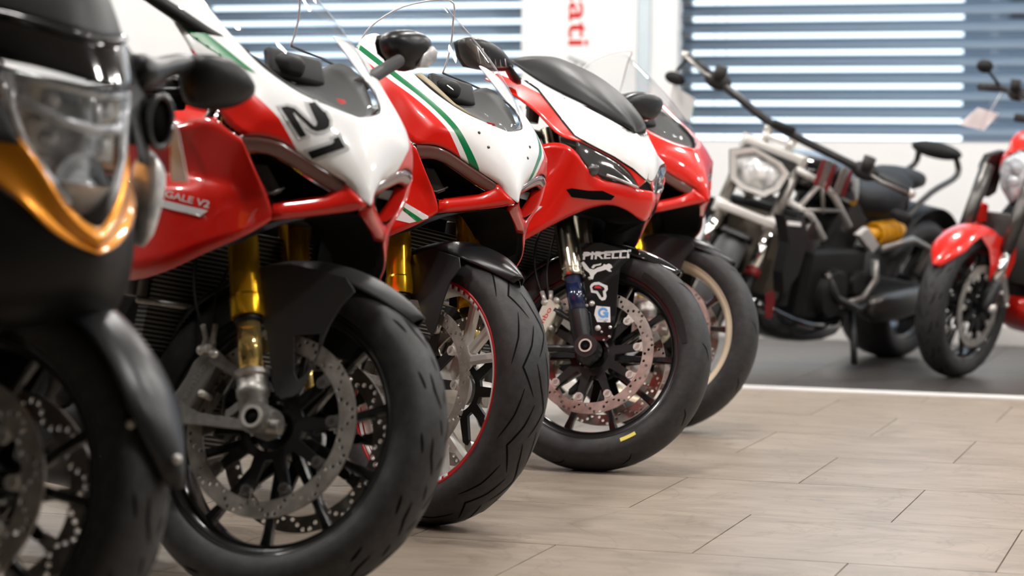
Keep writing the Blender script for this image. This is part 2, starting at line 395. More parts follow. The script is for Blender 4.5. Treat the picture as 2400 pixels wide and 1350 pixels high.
def tiles(par, x0, x1, rows, off, m, gap, th, lx=.6):
    b = box((0, 0, -th/2), (lx-gap, 1, th)); meshes = {}
    for (ya, yb, ox) in rows:
        key = round(yb-ya, 3)
        x = ox
        while x-lx > x0: x -= lx
        while x < x1:
            if key not in meshes:
                o = obj('tile', box((0, 0, -th/2), (lx-gap, yb-ya-gap, th)), m, par, smooth=False, bevel=0); meshes[key] = o.data
            else: o = bpy.data.objects.new('tile', meshes[key]); COL.objects.link(o); o.parent = par
            o.location = (x+lx/2, (ya+yb)/2, random.uniform(-.0004, 0)); x += lx
ys = [5.024+.594*k for k in range(-9, 6)]; ys = [y for y in ys if y < YE-.1]
rows = [(ys[i], ys[i+1], (-1.305 if (i-ys.index(5.024)) % 2 else -1.01)) for i in range(len(ys)-1)]
r0 = [r for r in rows if r[1] > .3 and r[0] < YE]
# rows: the joint pattern measured on the floor (row ending at 5.02 has joints at x=-1.01, the next at -1.29)
tl = [(a, b, (-1.01 if round((a-5.024)/.594) % 2 else -1.295)) for a, b, _ in r0]
tl.append((tl[-1][1], YE-.13, -1.01))
tiles(floor, -4.0, 2.2, tl, 0, 'tile', .003, .008)
far = [(.3-.594*k-.594, .3-.594*k, -1.01+.3*(k % 2)) for k in range(0, 4)]
dk = []; y = YE
while y < R_['y1']-.01: dk.append((y, min(y+.6, R_['y1']), -1.0)); y += .6
tiles(floor, -4.4, 3.2, dk, 0, 'dark_tile', .004, .008)
M['plain_stone'] = tile_mat('stone_floor', (.235, .192, .148), (.345, .290, .232), 3.2, .36)
obj('stone_field', join(box((-6.2, (YE-.13-3.2)/2, -.004), (4.3, YE-.13+3.2, .0079)), box((3.5, (YE-.13-3.2)/2, -.004), (2.4, YE-.13+3.2, .0079)), box((-.85, -1.45, -.004), (6.2, 3.4, .0079))), 'plain_stone', floor, smooth=False, kind='stuff')
obj('dark_field', join(box((-6.4, 9.85, -.004), (3.6, 2.9, .0079)), box((4.0, 9.85, -.004), (1.4, 2.9, .0079))), 'dark_tile', floor, smooth=False, kind='stuff')
wall_box('trim_1', R_['x0'], R_['x1'], YE-.128, YE-.002, -.008, .004, mat('white_edge_strip', (.74, .72, .70), .35))
# window wall: two window bays with a pier between them
WX = [(-5.42, -3.53), (-2.70, 3.6)]; Z0, Z1 = .99, 2.75; WY = 11.3; T_ = .28
wall_box('wall_window_side', R_['x0'], R_['x1'], WY, WY+T_, -.01, Z0, 'wall')
wall_box('wall_window_side_upper', R_['x0'], R_['x1'], WY, WY+T_, Z1, R_['h'], 'wall')
wall_box('wall_pier', WX[0][1], WX[1][0], WY, WY+T_, Z0, Z1, 'wall')
wall_box('wall_pier', R_['x0'], WX[0][0], WY, WY+T_, Z0, Z1, 'wall')
wall_box('wall_pier', WX[1][1], R_['x1'], WY, WY+T_, Z0, Z1, 'wall')
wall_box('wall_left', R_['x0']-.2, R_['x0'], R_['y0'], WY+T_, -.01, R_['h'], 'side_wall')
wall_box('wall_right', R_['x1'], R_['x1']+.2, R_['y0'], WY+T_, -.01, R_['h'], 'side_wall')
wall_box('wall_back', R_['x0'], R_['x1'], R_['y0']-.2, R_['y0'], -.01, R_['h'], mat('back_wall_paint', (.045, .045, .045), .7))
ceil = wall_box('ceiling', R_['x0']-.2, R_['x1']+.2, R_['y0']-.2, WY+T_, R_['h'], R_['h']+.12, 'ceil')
wall_box('baseboard_window_side', R_['x0'], R_['x1'], WY-.015, WY, 0, .09, mat('skirting', (.62, .60, .58), .5))
M['frame'] = mat('window_frame', (.62, .63, .64), .4); M['slat'] = mat('blind_slat', (.17, .225, .29), .40, .3)
for i, (a, b) in enumerate(WX):
    w = wall_box('window_%d' % (i+1), a, b, WY+.14, WY+.19, Z0, Z0+.012, 'frame')
    obj('frame_rail', box(((a+b)/2, WY+.165, Z1-.022), (b-a, .05, .045)), 'frame', w, smooth=False)
    for x in (a+.02, b-.02): obj('frame_stile', box((x, WY+.165, (Z0+Z1)/2), (.04, .05, Z1-Z0)), 'frame', w, smooth=False)
    nm = 1 if i == 0 else 4
    xs = [a+(b-a)*k/nm for k in range(nm+1)]
    for x in xs[1:-1]: obj('frame_stile', box((x, WY+.165, (Z0+Z1)/2), (.05, .05, Z1-Z0)), 'frame', w, smooth=False) if x > -.9 else None
    for k in range(nm): obj('pane', box(((xs[k]+xs[k+1])/2, WY+.165, (Z0+Z1)/2), (xs[k+1]-xs[k]-.04, .006, Z1-Z0-.08)), 'window_glass', w, smooth=False)
    # blind: each slat a part; lift cords between them
    bl = thing('venetian_blind', ['grey blue venetian blind in the window left of the white pier, slats part open', 'long grey blue venetian blind in the wide window right of the white pier'][i], 'blind', Matrix.Translation(((a+b)/2, WY+.09, Z0)), 'venetian blinds behind the windows')
    n = 20; sl = None; p = .0855
    for k in range(n):
        z = .0665+p*k
        if sl is None:
            g = grid([[(x, .030*sin(t), .0305*t+.003*cos(t*1.5)) for t in (-1, -.5, 0, .5, 1)] for x in (-(b-a)/2+.01, (b-a)/2-.01)])
            sl = obj('slat', g, 'slat', bl, solid=.0012); o = sl
        else: o = sl.copy(); COL.objects.link(o); o.parent = bl
        o.location = (0, 0, z)
    obj('head_rail', box((0, 0, Z1-Z0-.03), (b-a-.02, .06, .05)), 'frame', bl, smooth=False)
    for x in ([-.9, .3] if i == 0 else [-2.95, -.75, 1.4]):
        for dx in (-.03, .03): obj('ladder_cord', tube([(x+dx, .036, .0), (x+dx, .036, Z1-Z0-.05)], .0012, 6), 'matte', bl)
# white sign board on the pier with the shop's name running down it
sb = tag(obj('sign_board', box((0, 0, 0), (.60, .02, 2.3)), mat('sign_white', (.86, .87, .87), .35), loc=(-3.205, WY-.012, 1.6), smooth=False), 'tall white board on the pier with red lettering running down it', 'sign')
obj('edge_band', box((.335, .004, 0), (.066, .012, 2.3)), mat('pale_blue_band', (.60, .69, .74), .4), sb, smooth=False)
def down_text(s, x0, x1, ztop, zbot, m, nm):
    # clockwise-turned lettering: text x runs down (-z), text y runs left (towards x0 = baseline, x1 = top)
    g = text_geo(s, (x0, 0, ztop), (0, 0, zbot-ztop), (x1-x0, 0, 0), bold=.012)
    obj(nm, ([v+Vector((3.205, -.0112, -1.6)) for v in g[0]], g[1]), m, sb, smooth=False)
down_text('Ducati', -3.27, -3.155, 2.10, 1.475, 'redprint', 'lettering')
down_text('A', -3.27, -3.16, 1.425, 1.325, 'greyprint', 'lettering')
# ceiling lamps: rows of small panel luminaires set into the ceiling
lampm = mat('lamp_panel', (1, .965, .925), .5, emit=LAMP)
l0 = l1 = None
for ix in range(5):
    for iy in range(4):
        x = -6.6+2.45*ix+.5*(iy % 2); y = 3.3+2.25*iy
        if y > 11: continue
        if l0 is None:
            l0 = obj('lamp_frame', xf(plate([(-.19, -.10), (.19, -.10), (.19, .10), (-.19, .10)], [[(-.165, -.075), (.165, -.075), (.165, .075), (-.165, .075)]], -.0, .02), Matrix.Rotation(pi/2, 4, 'X')), 'frame', ceil, smooth=False)
            l1 = obj('lamp_diffuser', box((0, 0, -.006), (.33, .15, .006)), lampm, ceil, smooth=False); p, q = l0, l1
        else: p, q = l0.copy(), l1.copy(); COL.objects.link(p); COL.objects.link(q); p.parent = q.parent = ceil
        p.location = q.location = (x, y, R_['h'])
# street side: a low dark building and the paved forecourt beyond the glass
obj('outside_ground', box((-1, 22, -.3), (60, 21, .3)), mat('outside_paving', (.32, .33, .34), .8), smooth=False, kind='structure')
hs = thing('building', 'dark building standing outside beyond the right end of the window', 'building', Matrix.Translation((-1.55, 17.5, 0)))
obj('wall', box((1.9, 1.5, 2.3), (4.6, 3, 4.6)), mat('outside_wall', (.13, .15, .18), .7), hs, smooth=False)
obj('roof', box((1.9, 1.5, 4.7), (4.9, 3.3, .2)), 'greypaint', hs, smooth=False)
for k in range(3): obj('window', box((.4+1.5*k, -.01, 2.6), (.9, .04, 1.1)), 'lensdark', hs, smooth=False)

# ------------------------------------------------------------------ wheels (wheel frame: x forward, y left, axle at the origin)
def arcp(r, a0, a1, n): return [(r*cos(radians(a0+(a1-a0)*i/n)), r*sin(radians(a0+(a1-a0)*i/n))) for i in range(n+1)]
TYRE = [(-.046, .222), (-.055, .232), (-.0605, .248), (-.0615, .262)]+[(.0615*sin(a), .262+.038*cos(a)) for a in [(-1.35+2.7*i/14) for i in range(15)]]+[(.0615, .262), (.0605, .248), (.055, .232), (.046, .222), (.0, .214)]
def tyre_geo(w=1.0, R=.30, rim=.222, n=128):
    k = (R-rim)/(.30-.222); return lathe([(y*w, rim+(r-.222)*k if r > .222 else r*rim/.222) for y, r in TYRE], n)
def tyre_pt(a, t, w=1.0, lift=.0006):    # t: lateral angle -1.5..1.5
    t2 = max(-1.35, min(1.35, t)); y = .0615*sin(t2)*w; r = .262+.038*cos(t2); nn = Vector((cos(t2)*cos(a), sin(t2), cos(t2)*sin(a)))
    return Vector((r*cos(a), y, r*sin(a)))+nn*lift, nn
def grooves(kind):
    V, F = [], []
    def rib(path, w):
        pts = []
        for i in range(len(path)-1):
            a, b = path[i], path[i+1]; n = max(2, int(abs(b[0]-a[0])/.02+abs(b[1]-a[1])/.12))
            pts += [(a[0]+(b[0]-a[0])*k/n, a[1]+(b[1]-a[1])*k/n) for k in range(n)]
        pts.append(path[-1]); k0 = len(V); P = [tyre_pt(a, t) for a, t in pts]
        for i, (p, nn) in enumerate(P):
            tg = P[min(i+1, len(P)-1)][0]-P[max(i-1, 0)][0]; s = nn.cross(tg).normalized(); ww = w*(1-.75*abs(2*i/(len(P)-1)-1)**3)
            V.append(p+s*ww/2); V.append(p-s*ww/2)
        for i in range(len(P)-1): F.append((k0+2*i, k0+2*i+1, k0+2*i+3, k0+2*i+2))
    if kind == 'long':
        n = 11
        for k in range(n):
            a = 2*pi*k/n
            for s in (1, -1):
                o = 0 if s == 1 else pi/n
                rib([(a+o, -s*.10), (a+o+.20, -s*.62), (a+o+.36, -s*.22), (a+o+.52, s*.02)], .0042)
                rib([(a+o+.22, -s*1.12), (a+o+.42, -s*.72), (a+o+.62, -s*.5)], .0036)
    elif kind == 'short':
        n = 16
        for k in range(n):
            a = 2*pi*k/n
            for s in (1, -1):
                o = 0 if s == 1 else pi/n
                rib([(a+o, s*.16), (a+o+.10, s*.42), (a+o+.21, s*.50)], .0050)
                rib([(a+o+.10, s*.80), (a+o+.22, s*.98)], .0050)
                rib([(a+o+.24, s*.06), (a+o+.33, s*.2)], .004)
    else:
        n = 10
        for k in range(n):
            a = 2*pi*k/n
            for s in (1, -1): rib([(a, s*.25), (a+.10, s*.55), (a+.14, s*.85)], .0032)
    return V, F
RIM = [(-.050, .231), (-.052, .2285), (-.051, .2255), (-.047, .2235), (-.0455, .216), (-.040, .209), (-.030, .2045), (.030, .2045), (.040, .209), (.0455, .216), (.047, .2235), (.051, .2255), (.052, .2285), (.050, .231), (.043, .226), (.036, .216), (.0, .211), (-.036, .216), (-.043, .226)]
def spoke_geo(a, r0, r1, w0, w1, t=.018, a1=None, y=0):
    a, a1 = radians(a), radians(a1 if a1 is not None else a)
    rings = []
    for i in range(7):
        u = i/6; r = r0+(r1-r0)*u; w = w0+(w1-w0)*u+.010*(u**6)+.004*(1-u)**4; aa = atan2(r0*sin(a)*(1-u)+r1*sin(a1)*u, r0*cos(a)*(1-u)+r1*cos(a1)*u)
        c = Vector((r0*cos(a)*(1-u)+r1*cos(a1)*u, y, r0*sin(a)*(1-u)+r1*sin(a1)*u)); d = Vector((cos(aa), 0, sin(aa))); s = Vector((-sin(aa), 0, cos(aa))); q = []
        for (p, h) in ((-1, -.6), (-.6, -1), (.6, -1), (1, -.6), (1, .6), (.6, 1), (-.6, 1), (-1, .6)): q.append(c+s*(w/2*p)+Vector((0, t/2*h, 0)))
        rings.append(q)
    return loft(rings)
def disc_geo(y, ro=.165, ri=.134, hr=.0042, rows=12, n=96):
    holes = []
    for k in range(rows*2):
        a = 360*k/(rows*2)
        for j, (dr, da) in enumerate(((.006, 0), (.0155, 4.2), (.0245, 8.4)) if k % 2 == 0 else ((.0245, -1.5), (.0155, 3.0), (.006, 7.2))):
            r = ri+dr; w = radians(a+da); holes.append(circ(r*cos(w), r*sin(w), hr, 8))
    tabs = []
    return plate(circ(0, 0, ro, n), [circ(0, 0, ri, n)]+holes, y-.0025, y+.0025)
def wheel(root, mx, rim='wheel_black', sm=None, spokes='twin5', disc='steel', tyre='long', ph=0, stripe=False, button='bolt', carrier='black', w=1.0, R=.30, discs=(-1, 1), tread=True, dr=(.165, .134), rph=0):
    r = obj('front_wheel', lathe([(y*w, q) for y, q in RIM], 128), rim, root, mx=mx, auto=40)
    obj('tyre', tyre_geo(w, R), 'rubber', r, auto=50)
    if tread: obj('tread_grooves', grooves(tyre), 'groove', r, kind='stuff')
    obj('hub', join(lathe([(-.045, .020), (-.055, .030), (-.055, .040), (-.03, .050), (.03, .050), (.055, .040), (.055, .030), (.045, .020)], 40)), rim, r, auto=35)
    if spokes == 'trident':
        for k in range(3):
            a = ph+120*k
            obj('spoke', join(spoke_geo(a, .04, .118, .050, .040, .030), spoke_geo(a-8, .105, .206, .020, .018, .022, a-23), spoke_geo(a, .105, .206, .020, .018, .022), spoke_geo(a+8, .105, .206, .020, .018, .022, a+23)), sm or rim, r, auto=40)
    elif spokes == 'twin5':
        for k in range(5):
            a = ph+72*k
            obj('spoke', join(spoke_geo(a, .04, .10, .040, .032, .026), spoke_geo(a-6, .092, .207, .016, .014, .020, a-15), spoke_geo(a+6, .092, .207, .016, .014, .020, a+15)), sm or rim, r, auto=40)
    elif spokes == 'ten':
        for k in range(10): obj('spoke', spoke_geo(ph+36*k, .04, .207, .020, .013, .020), sm or rim, r, auto=40)
    if stripe:
        for s in (-1, 1):
            obj('red_rim_band', lathe([(s*.0515, .2325), (s*.0545, .2290), (s*.0532, .2238), (s*.0500, .2238)], 128), mat('rim_red', (.45, .012, .015), .3) if 'rimred' not in M else 'rimred', r)
            obj('red_rim_lip', lathe([(s*.0492, .2238), (s*.0472, .2148), (s*.0462, .2148), (s*.0480, .2238)], 128), 'rimred', r)
            segs = []
            for base in (0, 180):
                segs.append((base-16, base+50)); b = base+52
                for j in range(7): segs.append((b, b+3.6-.2*j)); b += 5.4
            for base in (0, 180):
                b = base-57
                for j in range(5): segs.append((b-3.4, b)); b -= 5.2
            g = []
            for a0, a1 in segs:
                n = max(2, int((a1-a0)/2.5)); g.append(grid([[(q*cos(radians(a0+(a1-a0)*i/n)), s*yy, q*sin(radians(a0+(a1-a0)*i/n))) for (yy, q) in ((.0483, .2152), (.0503, .2234))] for i in range(n+1)]))
            obj('white_rim_print', join(*g), 'white', r, solid=.0006, kind='stuff')
    for s in discs:
        y = s*.0686
        d = obj('brake_disc', disc_geo(y, *dr), disc, r, auto=30, smooth=False)
        hubp = []
        n = 10; ri = dr[1]
        obj('disc_carrier', plate([p for k in range(n) for p in (((ri-.022)*cos(radians(36*k-4.5+rph)), (ri-.022)*sin(radians(36*k-4.5+rph))), ((ri-.013)*cos(radians(36*k+rph)), (ri-.013)*sin(radians(36*k+rph))), ((ri-.022)*cos(radians(36*k+4.5+rph)), (ri-.022)*sin(radians(36*k+4.5+rph))), (.062*cos(radians(36*k+11+rph)), .062*sin(radians(36*k+11+rph))), (.062*cos(radians(36*k+25+rph)), .062*sin(radians(36*k+25+rph))))], [circ(0, 0, .046, 30)], y-.004-s*.006, y+.004-s*.006), carrier, r, auto=30, smooth=False)
        for k in range(n):
            a = radians(36*k+rph); c = Vector((cos(a), 0, sin(a))); t = Vector((-sin(a), 0, cos(a)))
            tab = loft([[(c*(ri-.016)+t*w_+Vector((0, y+h, 0))) for w_, h in ((-.009, -.0024), (.009, -.0024), (.009, .0024), (-.009, .0024))], [(c*(ri+.004)+t*w_+Vector((0, y+h, 0))) for w_, h in ((-.014, -.0024), (.014, -.0024), (.014, .0024), (-.014, .0024))]])
            obj('disc_button', join(tab, lathe_ax(c*(ri-.014)+Vector((0, y, 0)), (0, s, 0), [(-.004, .0105), (.0055, .0105), (.0055, .0062), (.003, .006), (.003, .001)], 16)), button, r, auto=30)
    return r
ROLLPH = 0
M['rimred'] = mat('rim_red', (.45, .012, .015), .3)

# ------------------------------------------------------------------ forks, calipers, front mudguards (wheel frame)
FS = -.265                               # fork slope dx/dz seen in the photograph
def fx(z, x0=-.012): return x0+FS*z
def fork(root, mx, kind, sides=(-1, 1)):
    for s in sides:
        y = s*.105; P = lambda z, dy=0: (fx(z), y+dy, z)
        if kind == 'v4':
            obj('fork_upper_tube', join(lathe_ax(P(.183), Vector((FS, 0, 1)), [(0, .0295), (.005, .0305), (.036, .0305), (.040, .0280), (.30, .0275), (.42, .0275)], 32)), 'gold', root, mx=mx, auto=30)
            obj('fork_seal', lathe_ax(P(.172), Vector((FS, 0, 1)), [(0, .024), (.012, .0255)], 28), 'black', root, mx=mx)
            obj('fork_slider', lathe_ax(P(.075), Vector((FS, 0, 1)), [(0, .0215), (.11, .0215)], 32), 'slider', root, mx=mx)
            f = obj('fork_foot', join(lathe_ax(P(-.006), Vector((FS, 0, 1)), [(0, .021), (.02, .026), (.045, .0265), (.050, .0295), (.062, .0295), (.066, .027), (.082, .027), (.086, .0315), (.094, .0315)], 32),
                cyl((0.002, y-s*.030, 0), (0.002, y+s*.030, 0), .029, 28), cyl((.012, y-.008, -.010), (.045, y-.008, -.012), .014, 16)), 'cast', root, mx=mx, auto=35)
            obj('axle_end', join(lathe([(y+s*.026, .0145), (y+s*.035, .0145), (y+s*.035, .020), (y+s*.026, .020)], 32)), 'bolt', f, auto=30)
            obj('axle_bore', cyl((0, y+s*.0265, 0), (0, y+s*.0312, 0), .0147, 24), 'void', f)
            # caliper bracket: two arms with a web
            obj('caliper_bracket', join(
                loft([[(-.018, y+q, z) for q, z in ((-.006, -.002), (.006, -.002), (.006, -.018), (-.006, -.018))], [(-.12, y+q, z) for q, z in ((-.007, .006), (.007, .006), (.007, -.014), (-.007, -.014))], [(-.158, y+q, z) for q, z in ((-.009, .022), (.009, .022), (.009, -.016), (-.009, -.016))]]),
                loft([[(-.022, y+q, z) for q, z in ((-.006, .080), (.006, .080), (.006, .055), (-.006, .055))], [(-.075, y+q, z) for q, z in ((-.006, .098), (.006, .098), (.006, .078), (-.006, .078))], [(-.118, y+q, z) for q, z in ((-.009, .128), (.009, .128), (.009, .098), (-.009, .098))]]),
                loft([[(-.024, y+q, z) for q, z in ((-.005, .052), (.005, .052), (.005, .034), (-.005, .034))], [(-.070, y+q, z) for q, z in ((-.005, .012), (.005, .012), (.005, -.006), (-.005, -.006))]]),
                loft([[(-.060, y+q, z) for q, z in ((-.004, .092), (.004, .092), (.004, .080), (-.004, .080))], [(-.080, y+q, z) for q, z in ((-.004, .045), (.004, .045), (.004, .038), (-.004, .038))], [(-.076, y+q, z) for q, z in ((-.004, .004), (.004, .004), (.004, -.006), (-.004, -.006))]])), 'cast', root, mx=mx, auto=40, bevel=.003)
        elif kind == '1098':
            obj('fork_upper_tube', lathe_ax(P(.190), Vector((FS, 0, 1)), [(0, .0275), (.004, .0290), (.010, .0290), (.012, .0265), (.020, .0265), (.022, .0285), (.045, .0285), (.05, .0275), (.24, .0275), (.42, .0265)], 32), 'titan', root, mx=mx, auto=25)
            obj('fork_slider', lathe_ax(P(.085), Vector((FS, 0, 1)), [(0, .0215), (.108, .0215)], 32), 'navy', root, mx=mx)
            f = obj('fork_foot', join(lathe_ax(P(.0), Vector((FS, 0, 1)), [(0, .022), (.04, .024), (.050, .0255), (.10, .0265), (.104, .023)], 32), cyl((0, y-s*.030, 0), (0, y+s*.028, 0), .030, 28), lathe_ax((0, y, 0), (0, 0, -1), [(0, .03), (.03, .026), (.045, .01)], 24)), 'satin', root, mx=mx, auto=35)
            obj('axle_end', lathe([(y+s*.024, .0135), (y+s*.032, .0135), (y+s*.032, .0175), (y+s*.024, .0175)], 32), 'bolt', f, auto=30)
            obj('axle_bore', cyl((0, y+s*.0245, 0), (0, y+s*.0292, 0), .0137, 24), 'void', f)
            obj('caliper_bracket', join(tube([(-.012, y, -.005), (-.06, y, -.002), (-.14, y, -.004)], [.013, .009, .010], 10), tube([(-.022, y, .055), (-.06, y, .078), (-.10, y, .100)], [.010, .007, .010], 10)), 'satin', root, mx=mx, bevel=0)
        else:
            obj('fork_leg', lathe_ax((.01, y, -.03), Vector((FS, 0, 1)), [(0, .02), (.02, .030), (.16, .029), (.165, .024), (.42, .0225)], 24), kind, root, mx=mx, auto=30)
            obj('axle_end', lathe([(y+s*.024, .010), (y+s*.032, .010), (y+s*.032, .016), (y+s*.024, .016)], 24), 'bolt', root, mx=mx)
def caliper(root, mx, m, text=None, tm='cast', sides=(-1, 1), c=(-.146, .052), ang=64, hl=.066, hw=.021):
    for s in sides:
        y0 = s*.102
        ca = Matrix.Translation((c[0], 0, c[1])) @ Matrix.Rotation(-radians(ang), 4, 'Y')
        pr = [(-hl, -.5*hw), (-hl*.93, -hw), (-hl*.35, -hw*1.05), (hl*.35, -hw*1.05), (hl*.93, -hw), (hl, -.5*hw), (hl*.98, hw*.75), (hl*.6, hw*1.1), (hl*.2, hw*.95), (-hl*.2, hw*.95), (-hl*.6, hw*1.1), (-hl*.98, hw*.75)]
        b = obj('brake_caliper', join(xf(plate(pr, [], y0-.011, y0+.011), ca), xf(box((0, s*.068, -hw*.2), (hl*1.9, .055, hw*.9)), ca), xf(plate([(x*.96, z) for x, z in pr], [], s*.050-.010, s*.050+.010), ca)), m, root, mx=mx, auto=35, bevel=.003)
        for k in (-1, 1): obj('caliper_bolt', xf(cyl((k*(hl+.004), y0-s*.014, -hw*.3), (k*(hl+.004), y0+s*.018, -hw*.3), .0075, 12), ca), 'bolt', b)
        obj('pad_pin', xf(cyl((0, y0-s*.02, -hw*1.25), (0, y0+s*.013, -hw*1.25), .0065, 12), ca), 'bolt', b)
        if text and s == -1:
            # lettering reads up the caliper, seen from the right-hand side of the bike
            g = text_geo(text, (-hl*.74, y0-.0117, -.0065), (hl*1.42, 0, 0), (0, 0, .0135), bold=.01)
            obj('lettering', xf(g, ca), tm, b, smooth=False)
def mudguard(root, mx, m, side, r0=.318, a0=44, a1=152, halfw=.072, edge=None, window=None, s_=1, solid=.003, yside=.083, nose=None, sides=(-1, 1), wtop=1.0):
    """arched shell over the tyre with a plate down to each fork leg"""
    rows = []; n = 22
    for i in range(n+1):
        a = a0+(a1-a0)*i/n; u = i/n
        taper = min(1, .18+((a-a0)/26)**.8) if a < a0+26 else (min(1, .55+(a1-a)/40) if a > a1-18 else 1)
        rr = r0+(.004*((a-a0)/30-1)**2 if a < a0+30 else 0); row = []
        for j in range(-5, 6):
            t = j/5*1.22; y = halfw*sin(t)/sin(1.22)*taper; drop = .052*(1-cos(t))*(.55+.45*taper)
            row.append(((rr-drop)*cos(radians(a)), y, (rr-drop)*sin(radians(a))))
        rows.append(row)
    f = obj('front_mudguard', grid(rows), m, root, mx=mx, sub=1, solid=solid)
    for s in sides:
        hs = [window] if window else []
        p = obj('mudguard_side', plate(side, hs, s*yside-.0015, s*yside+.0015), m, f, auto=30, bevel=.001)
    return f
def hose(root, mx, pts, r=.0035, m='black'): return obj('brake_hose', tube(smooth_path(pts), r, 8), m, root, mx=mx)
def smooth_path(P, n=6):
    P = [Vector(p) for p in P]; out = []
    for i in range(len(P)-1):
        p0 = P[max(i-1, 0)]; p1 = P[i]; p2 = P[i+1]; p3 = P[min(i+2, len(P)-1)]
        for k in range(n):
            t = k/n; out.append(.5*((2*p1)+(p2-p0)*t+(2*p0-5*p1+4*p2-p3)*t*t+(3*p1-p0-3*p2+p3)*t**3))
    out.append(P[-1]); return out
V4_SIDE = [(-.062, .288), (-.10, .262), (-.058, .232), (-.050, .200), (-.029, .162), (.001, .071), (.010, .052), (.022, .044), (.046, .050), (.060, .062), (.080, .124), (.088, .160), (.094, .180), (.116, .236), (.16, .262), (.10, .285), (0, .300)]
V4_WIN = [(.027, .159), (.077, .164), (.079, .128), (.064, .093), (.050, .079), (.040, .092)]
# ------------------------------------------------------------------ common sport bike rear half (body frame: x forward, y left, z up)
def rear_wheel(root, x=-1.45, rim='wheel_black', R=.32, w=1.5):
    r = obj('rear_wheel', lathe([(y*w, q) for y, q in RIM], 72), rim, root, auto=40, mx=Matrix.Translation((x, 0, R)))
    obj('tyre', tyre_geo(w, R, n=72), 'rubber', r)
    obj('hub', cyl((0, -.08, 0), (0, .08, 0), .055, 24), rim, r, auto=35)
    for k in range(5): obj('spoke', join(spoke_geo(72*k-6, .04, .207, .024, .016, .02, 72*k-14), spoke_geo(72*k+6, .04, .207, .024, .016, .02, 72*k+14)), rim, r)
    obj('brake_disc', plate(circ(0, 0, .12, 48), [circ(0, 0, .075, 32)], -.102, -.097), 'steel', r, smooth=False)
    return r
def sport_rear(root, tank='red', tail='red', x=-1.45, seat=True):
    T = obj('fuel_tank', loft([sup(-.27, .80, .07, .04), sup(-.33, .81, .14, .065), sup(-.42, .82, .165, .085), sup(-.52, .81, .155, .09), sup(-.62, .78, .11, .08), sup(-.68, .76, .06, .05)]), tank, root, sub=1)
    obj('filler_cap', cyl((-.42, 0, .900), (-.42, 0, .912), .042, 28), 'black', T, bevel=.003)
    obj('rider_seat', loft([sup(-.58, .815, .07, .02), sup(-.66, .82, .13, .03), sup(-.80, .83, .14, .03), sup(-.90, .86, .12, .035)]), 'seat', root, sub=1)
    obj('tail_fairing', loft([sup(-.70, .76, .10, .04), sup(-.85, .82, .12, .05), sup(-1.02, .90, .10, .055), sup(-1.20, .965, .06, .035), sup(-1.30, .985, .03, .02)]), tail, root, sub=1)
    obj('rear_frame', join(tube([(-.45, .11, .70), (-.8, .10, .76), (-1.1, .05, .88)], .016), tube([(-.45, -.11, .70), (-.8, -.10, .76), (-1.1, -.05, .88)], .016)), 'black', root)
    e = obj('engine', join(box((-.62, 0, .42), (.34, .36, .26)), xf(box((0, 0, 0), (.20, .28, .30)), Matrix.Translation((-.42, 0, .50)) @ Matrix.Rotation(radians(38), 4, 'Y')), xf(box((0, 0, 0), (.20, .26, .26)), Matrix.Translation((-.62, 0, .62)) @ Matrix.Rotation(radians(-30), 4, 'Y'))), 'engine', root, smooth=False, bevel=.02)
    for s in (-1, 1): obj('crankcase_cover', join(cyl((-.60, s*.17, .40), (-.60, s*.215, .40), .095, 30, .085), cyl((-.74, s*.17, .42), (-.74, s*.20, .42), .06, 24, .05)), 'engine', e, auto=30, bevel=.004)
    obj('belly_pan', loft([sup(-.22, .34, .10, .05), sup(-.35, .27, .17, .10), sup(-.60, .22, .19, .10), sup(-.90, .24, .14, .08), sup(-1.0, .27, .06, .04)]), 'black', root, sub=1)
    for s in (-1, 1): obj('swingarm', loft([[(-.80, s*.09+a*.022, .43+b*.045) for a, b in ((-1, -1), (1, -1), (1, 1), (-1, 1))], [(-1.1, s*.13+a*.022, .40+b*.05) for a, b in ((-1, -1), (1, -1), (1, 1), (-1, 1))], [(x-.04, s*.135+a*.018, .32+b*.03) for a, b in ((-1, -1), (1, -1), (1, 1), (-1, 1))]]), 'black', root, smooth=False, bevel=.008)
    obj('silencer', join(loft([sup(-.70, .20, .07, .045), sup(-.85, .19, .09, .06), sup(-1.02, .23, .08, .06), sup(-1.08, .25, .05, .04)])), 'dark_steel', root, sub=1)
    obj('rear_hugger', grid([[((.35)*cos(radians(a))+x, y, .35*sin(radians(a))+.32) for y in (-.09, 0, .09)] for a in range(10, 111, 10)]), 'matte', root, solid=.004)
    obj('shock_spring', tube([(-.80+.0*cos(t)+.03*cos(t), .03*sin(t), .42+.16*t/(2*pi*6)) for t in [2*pi*6*i/120 for i in range(121)]], .006, 6), 'amber', root)
    obj('side_stand', join(tube([(-.62, .15, .28), (-.60, .26, .10), (-.58, .33, .045)], [.014, .011, .011], 10), box((-.58, .335, .038), (.07, .05, .012))), 'black', root)
    for s in (-1, 1): obj('foot_peg', join(cyl((-.86, s*.14, .42), (-.86, s*.24, .42), .011, 12), box((-.84, s*.135, .40), (.10, .008, .09))), 'cast', root)
    rear_wheel(root, x)
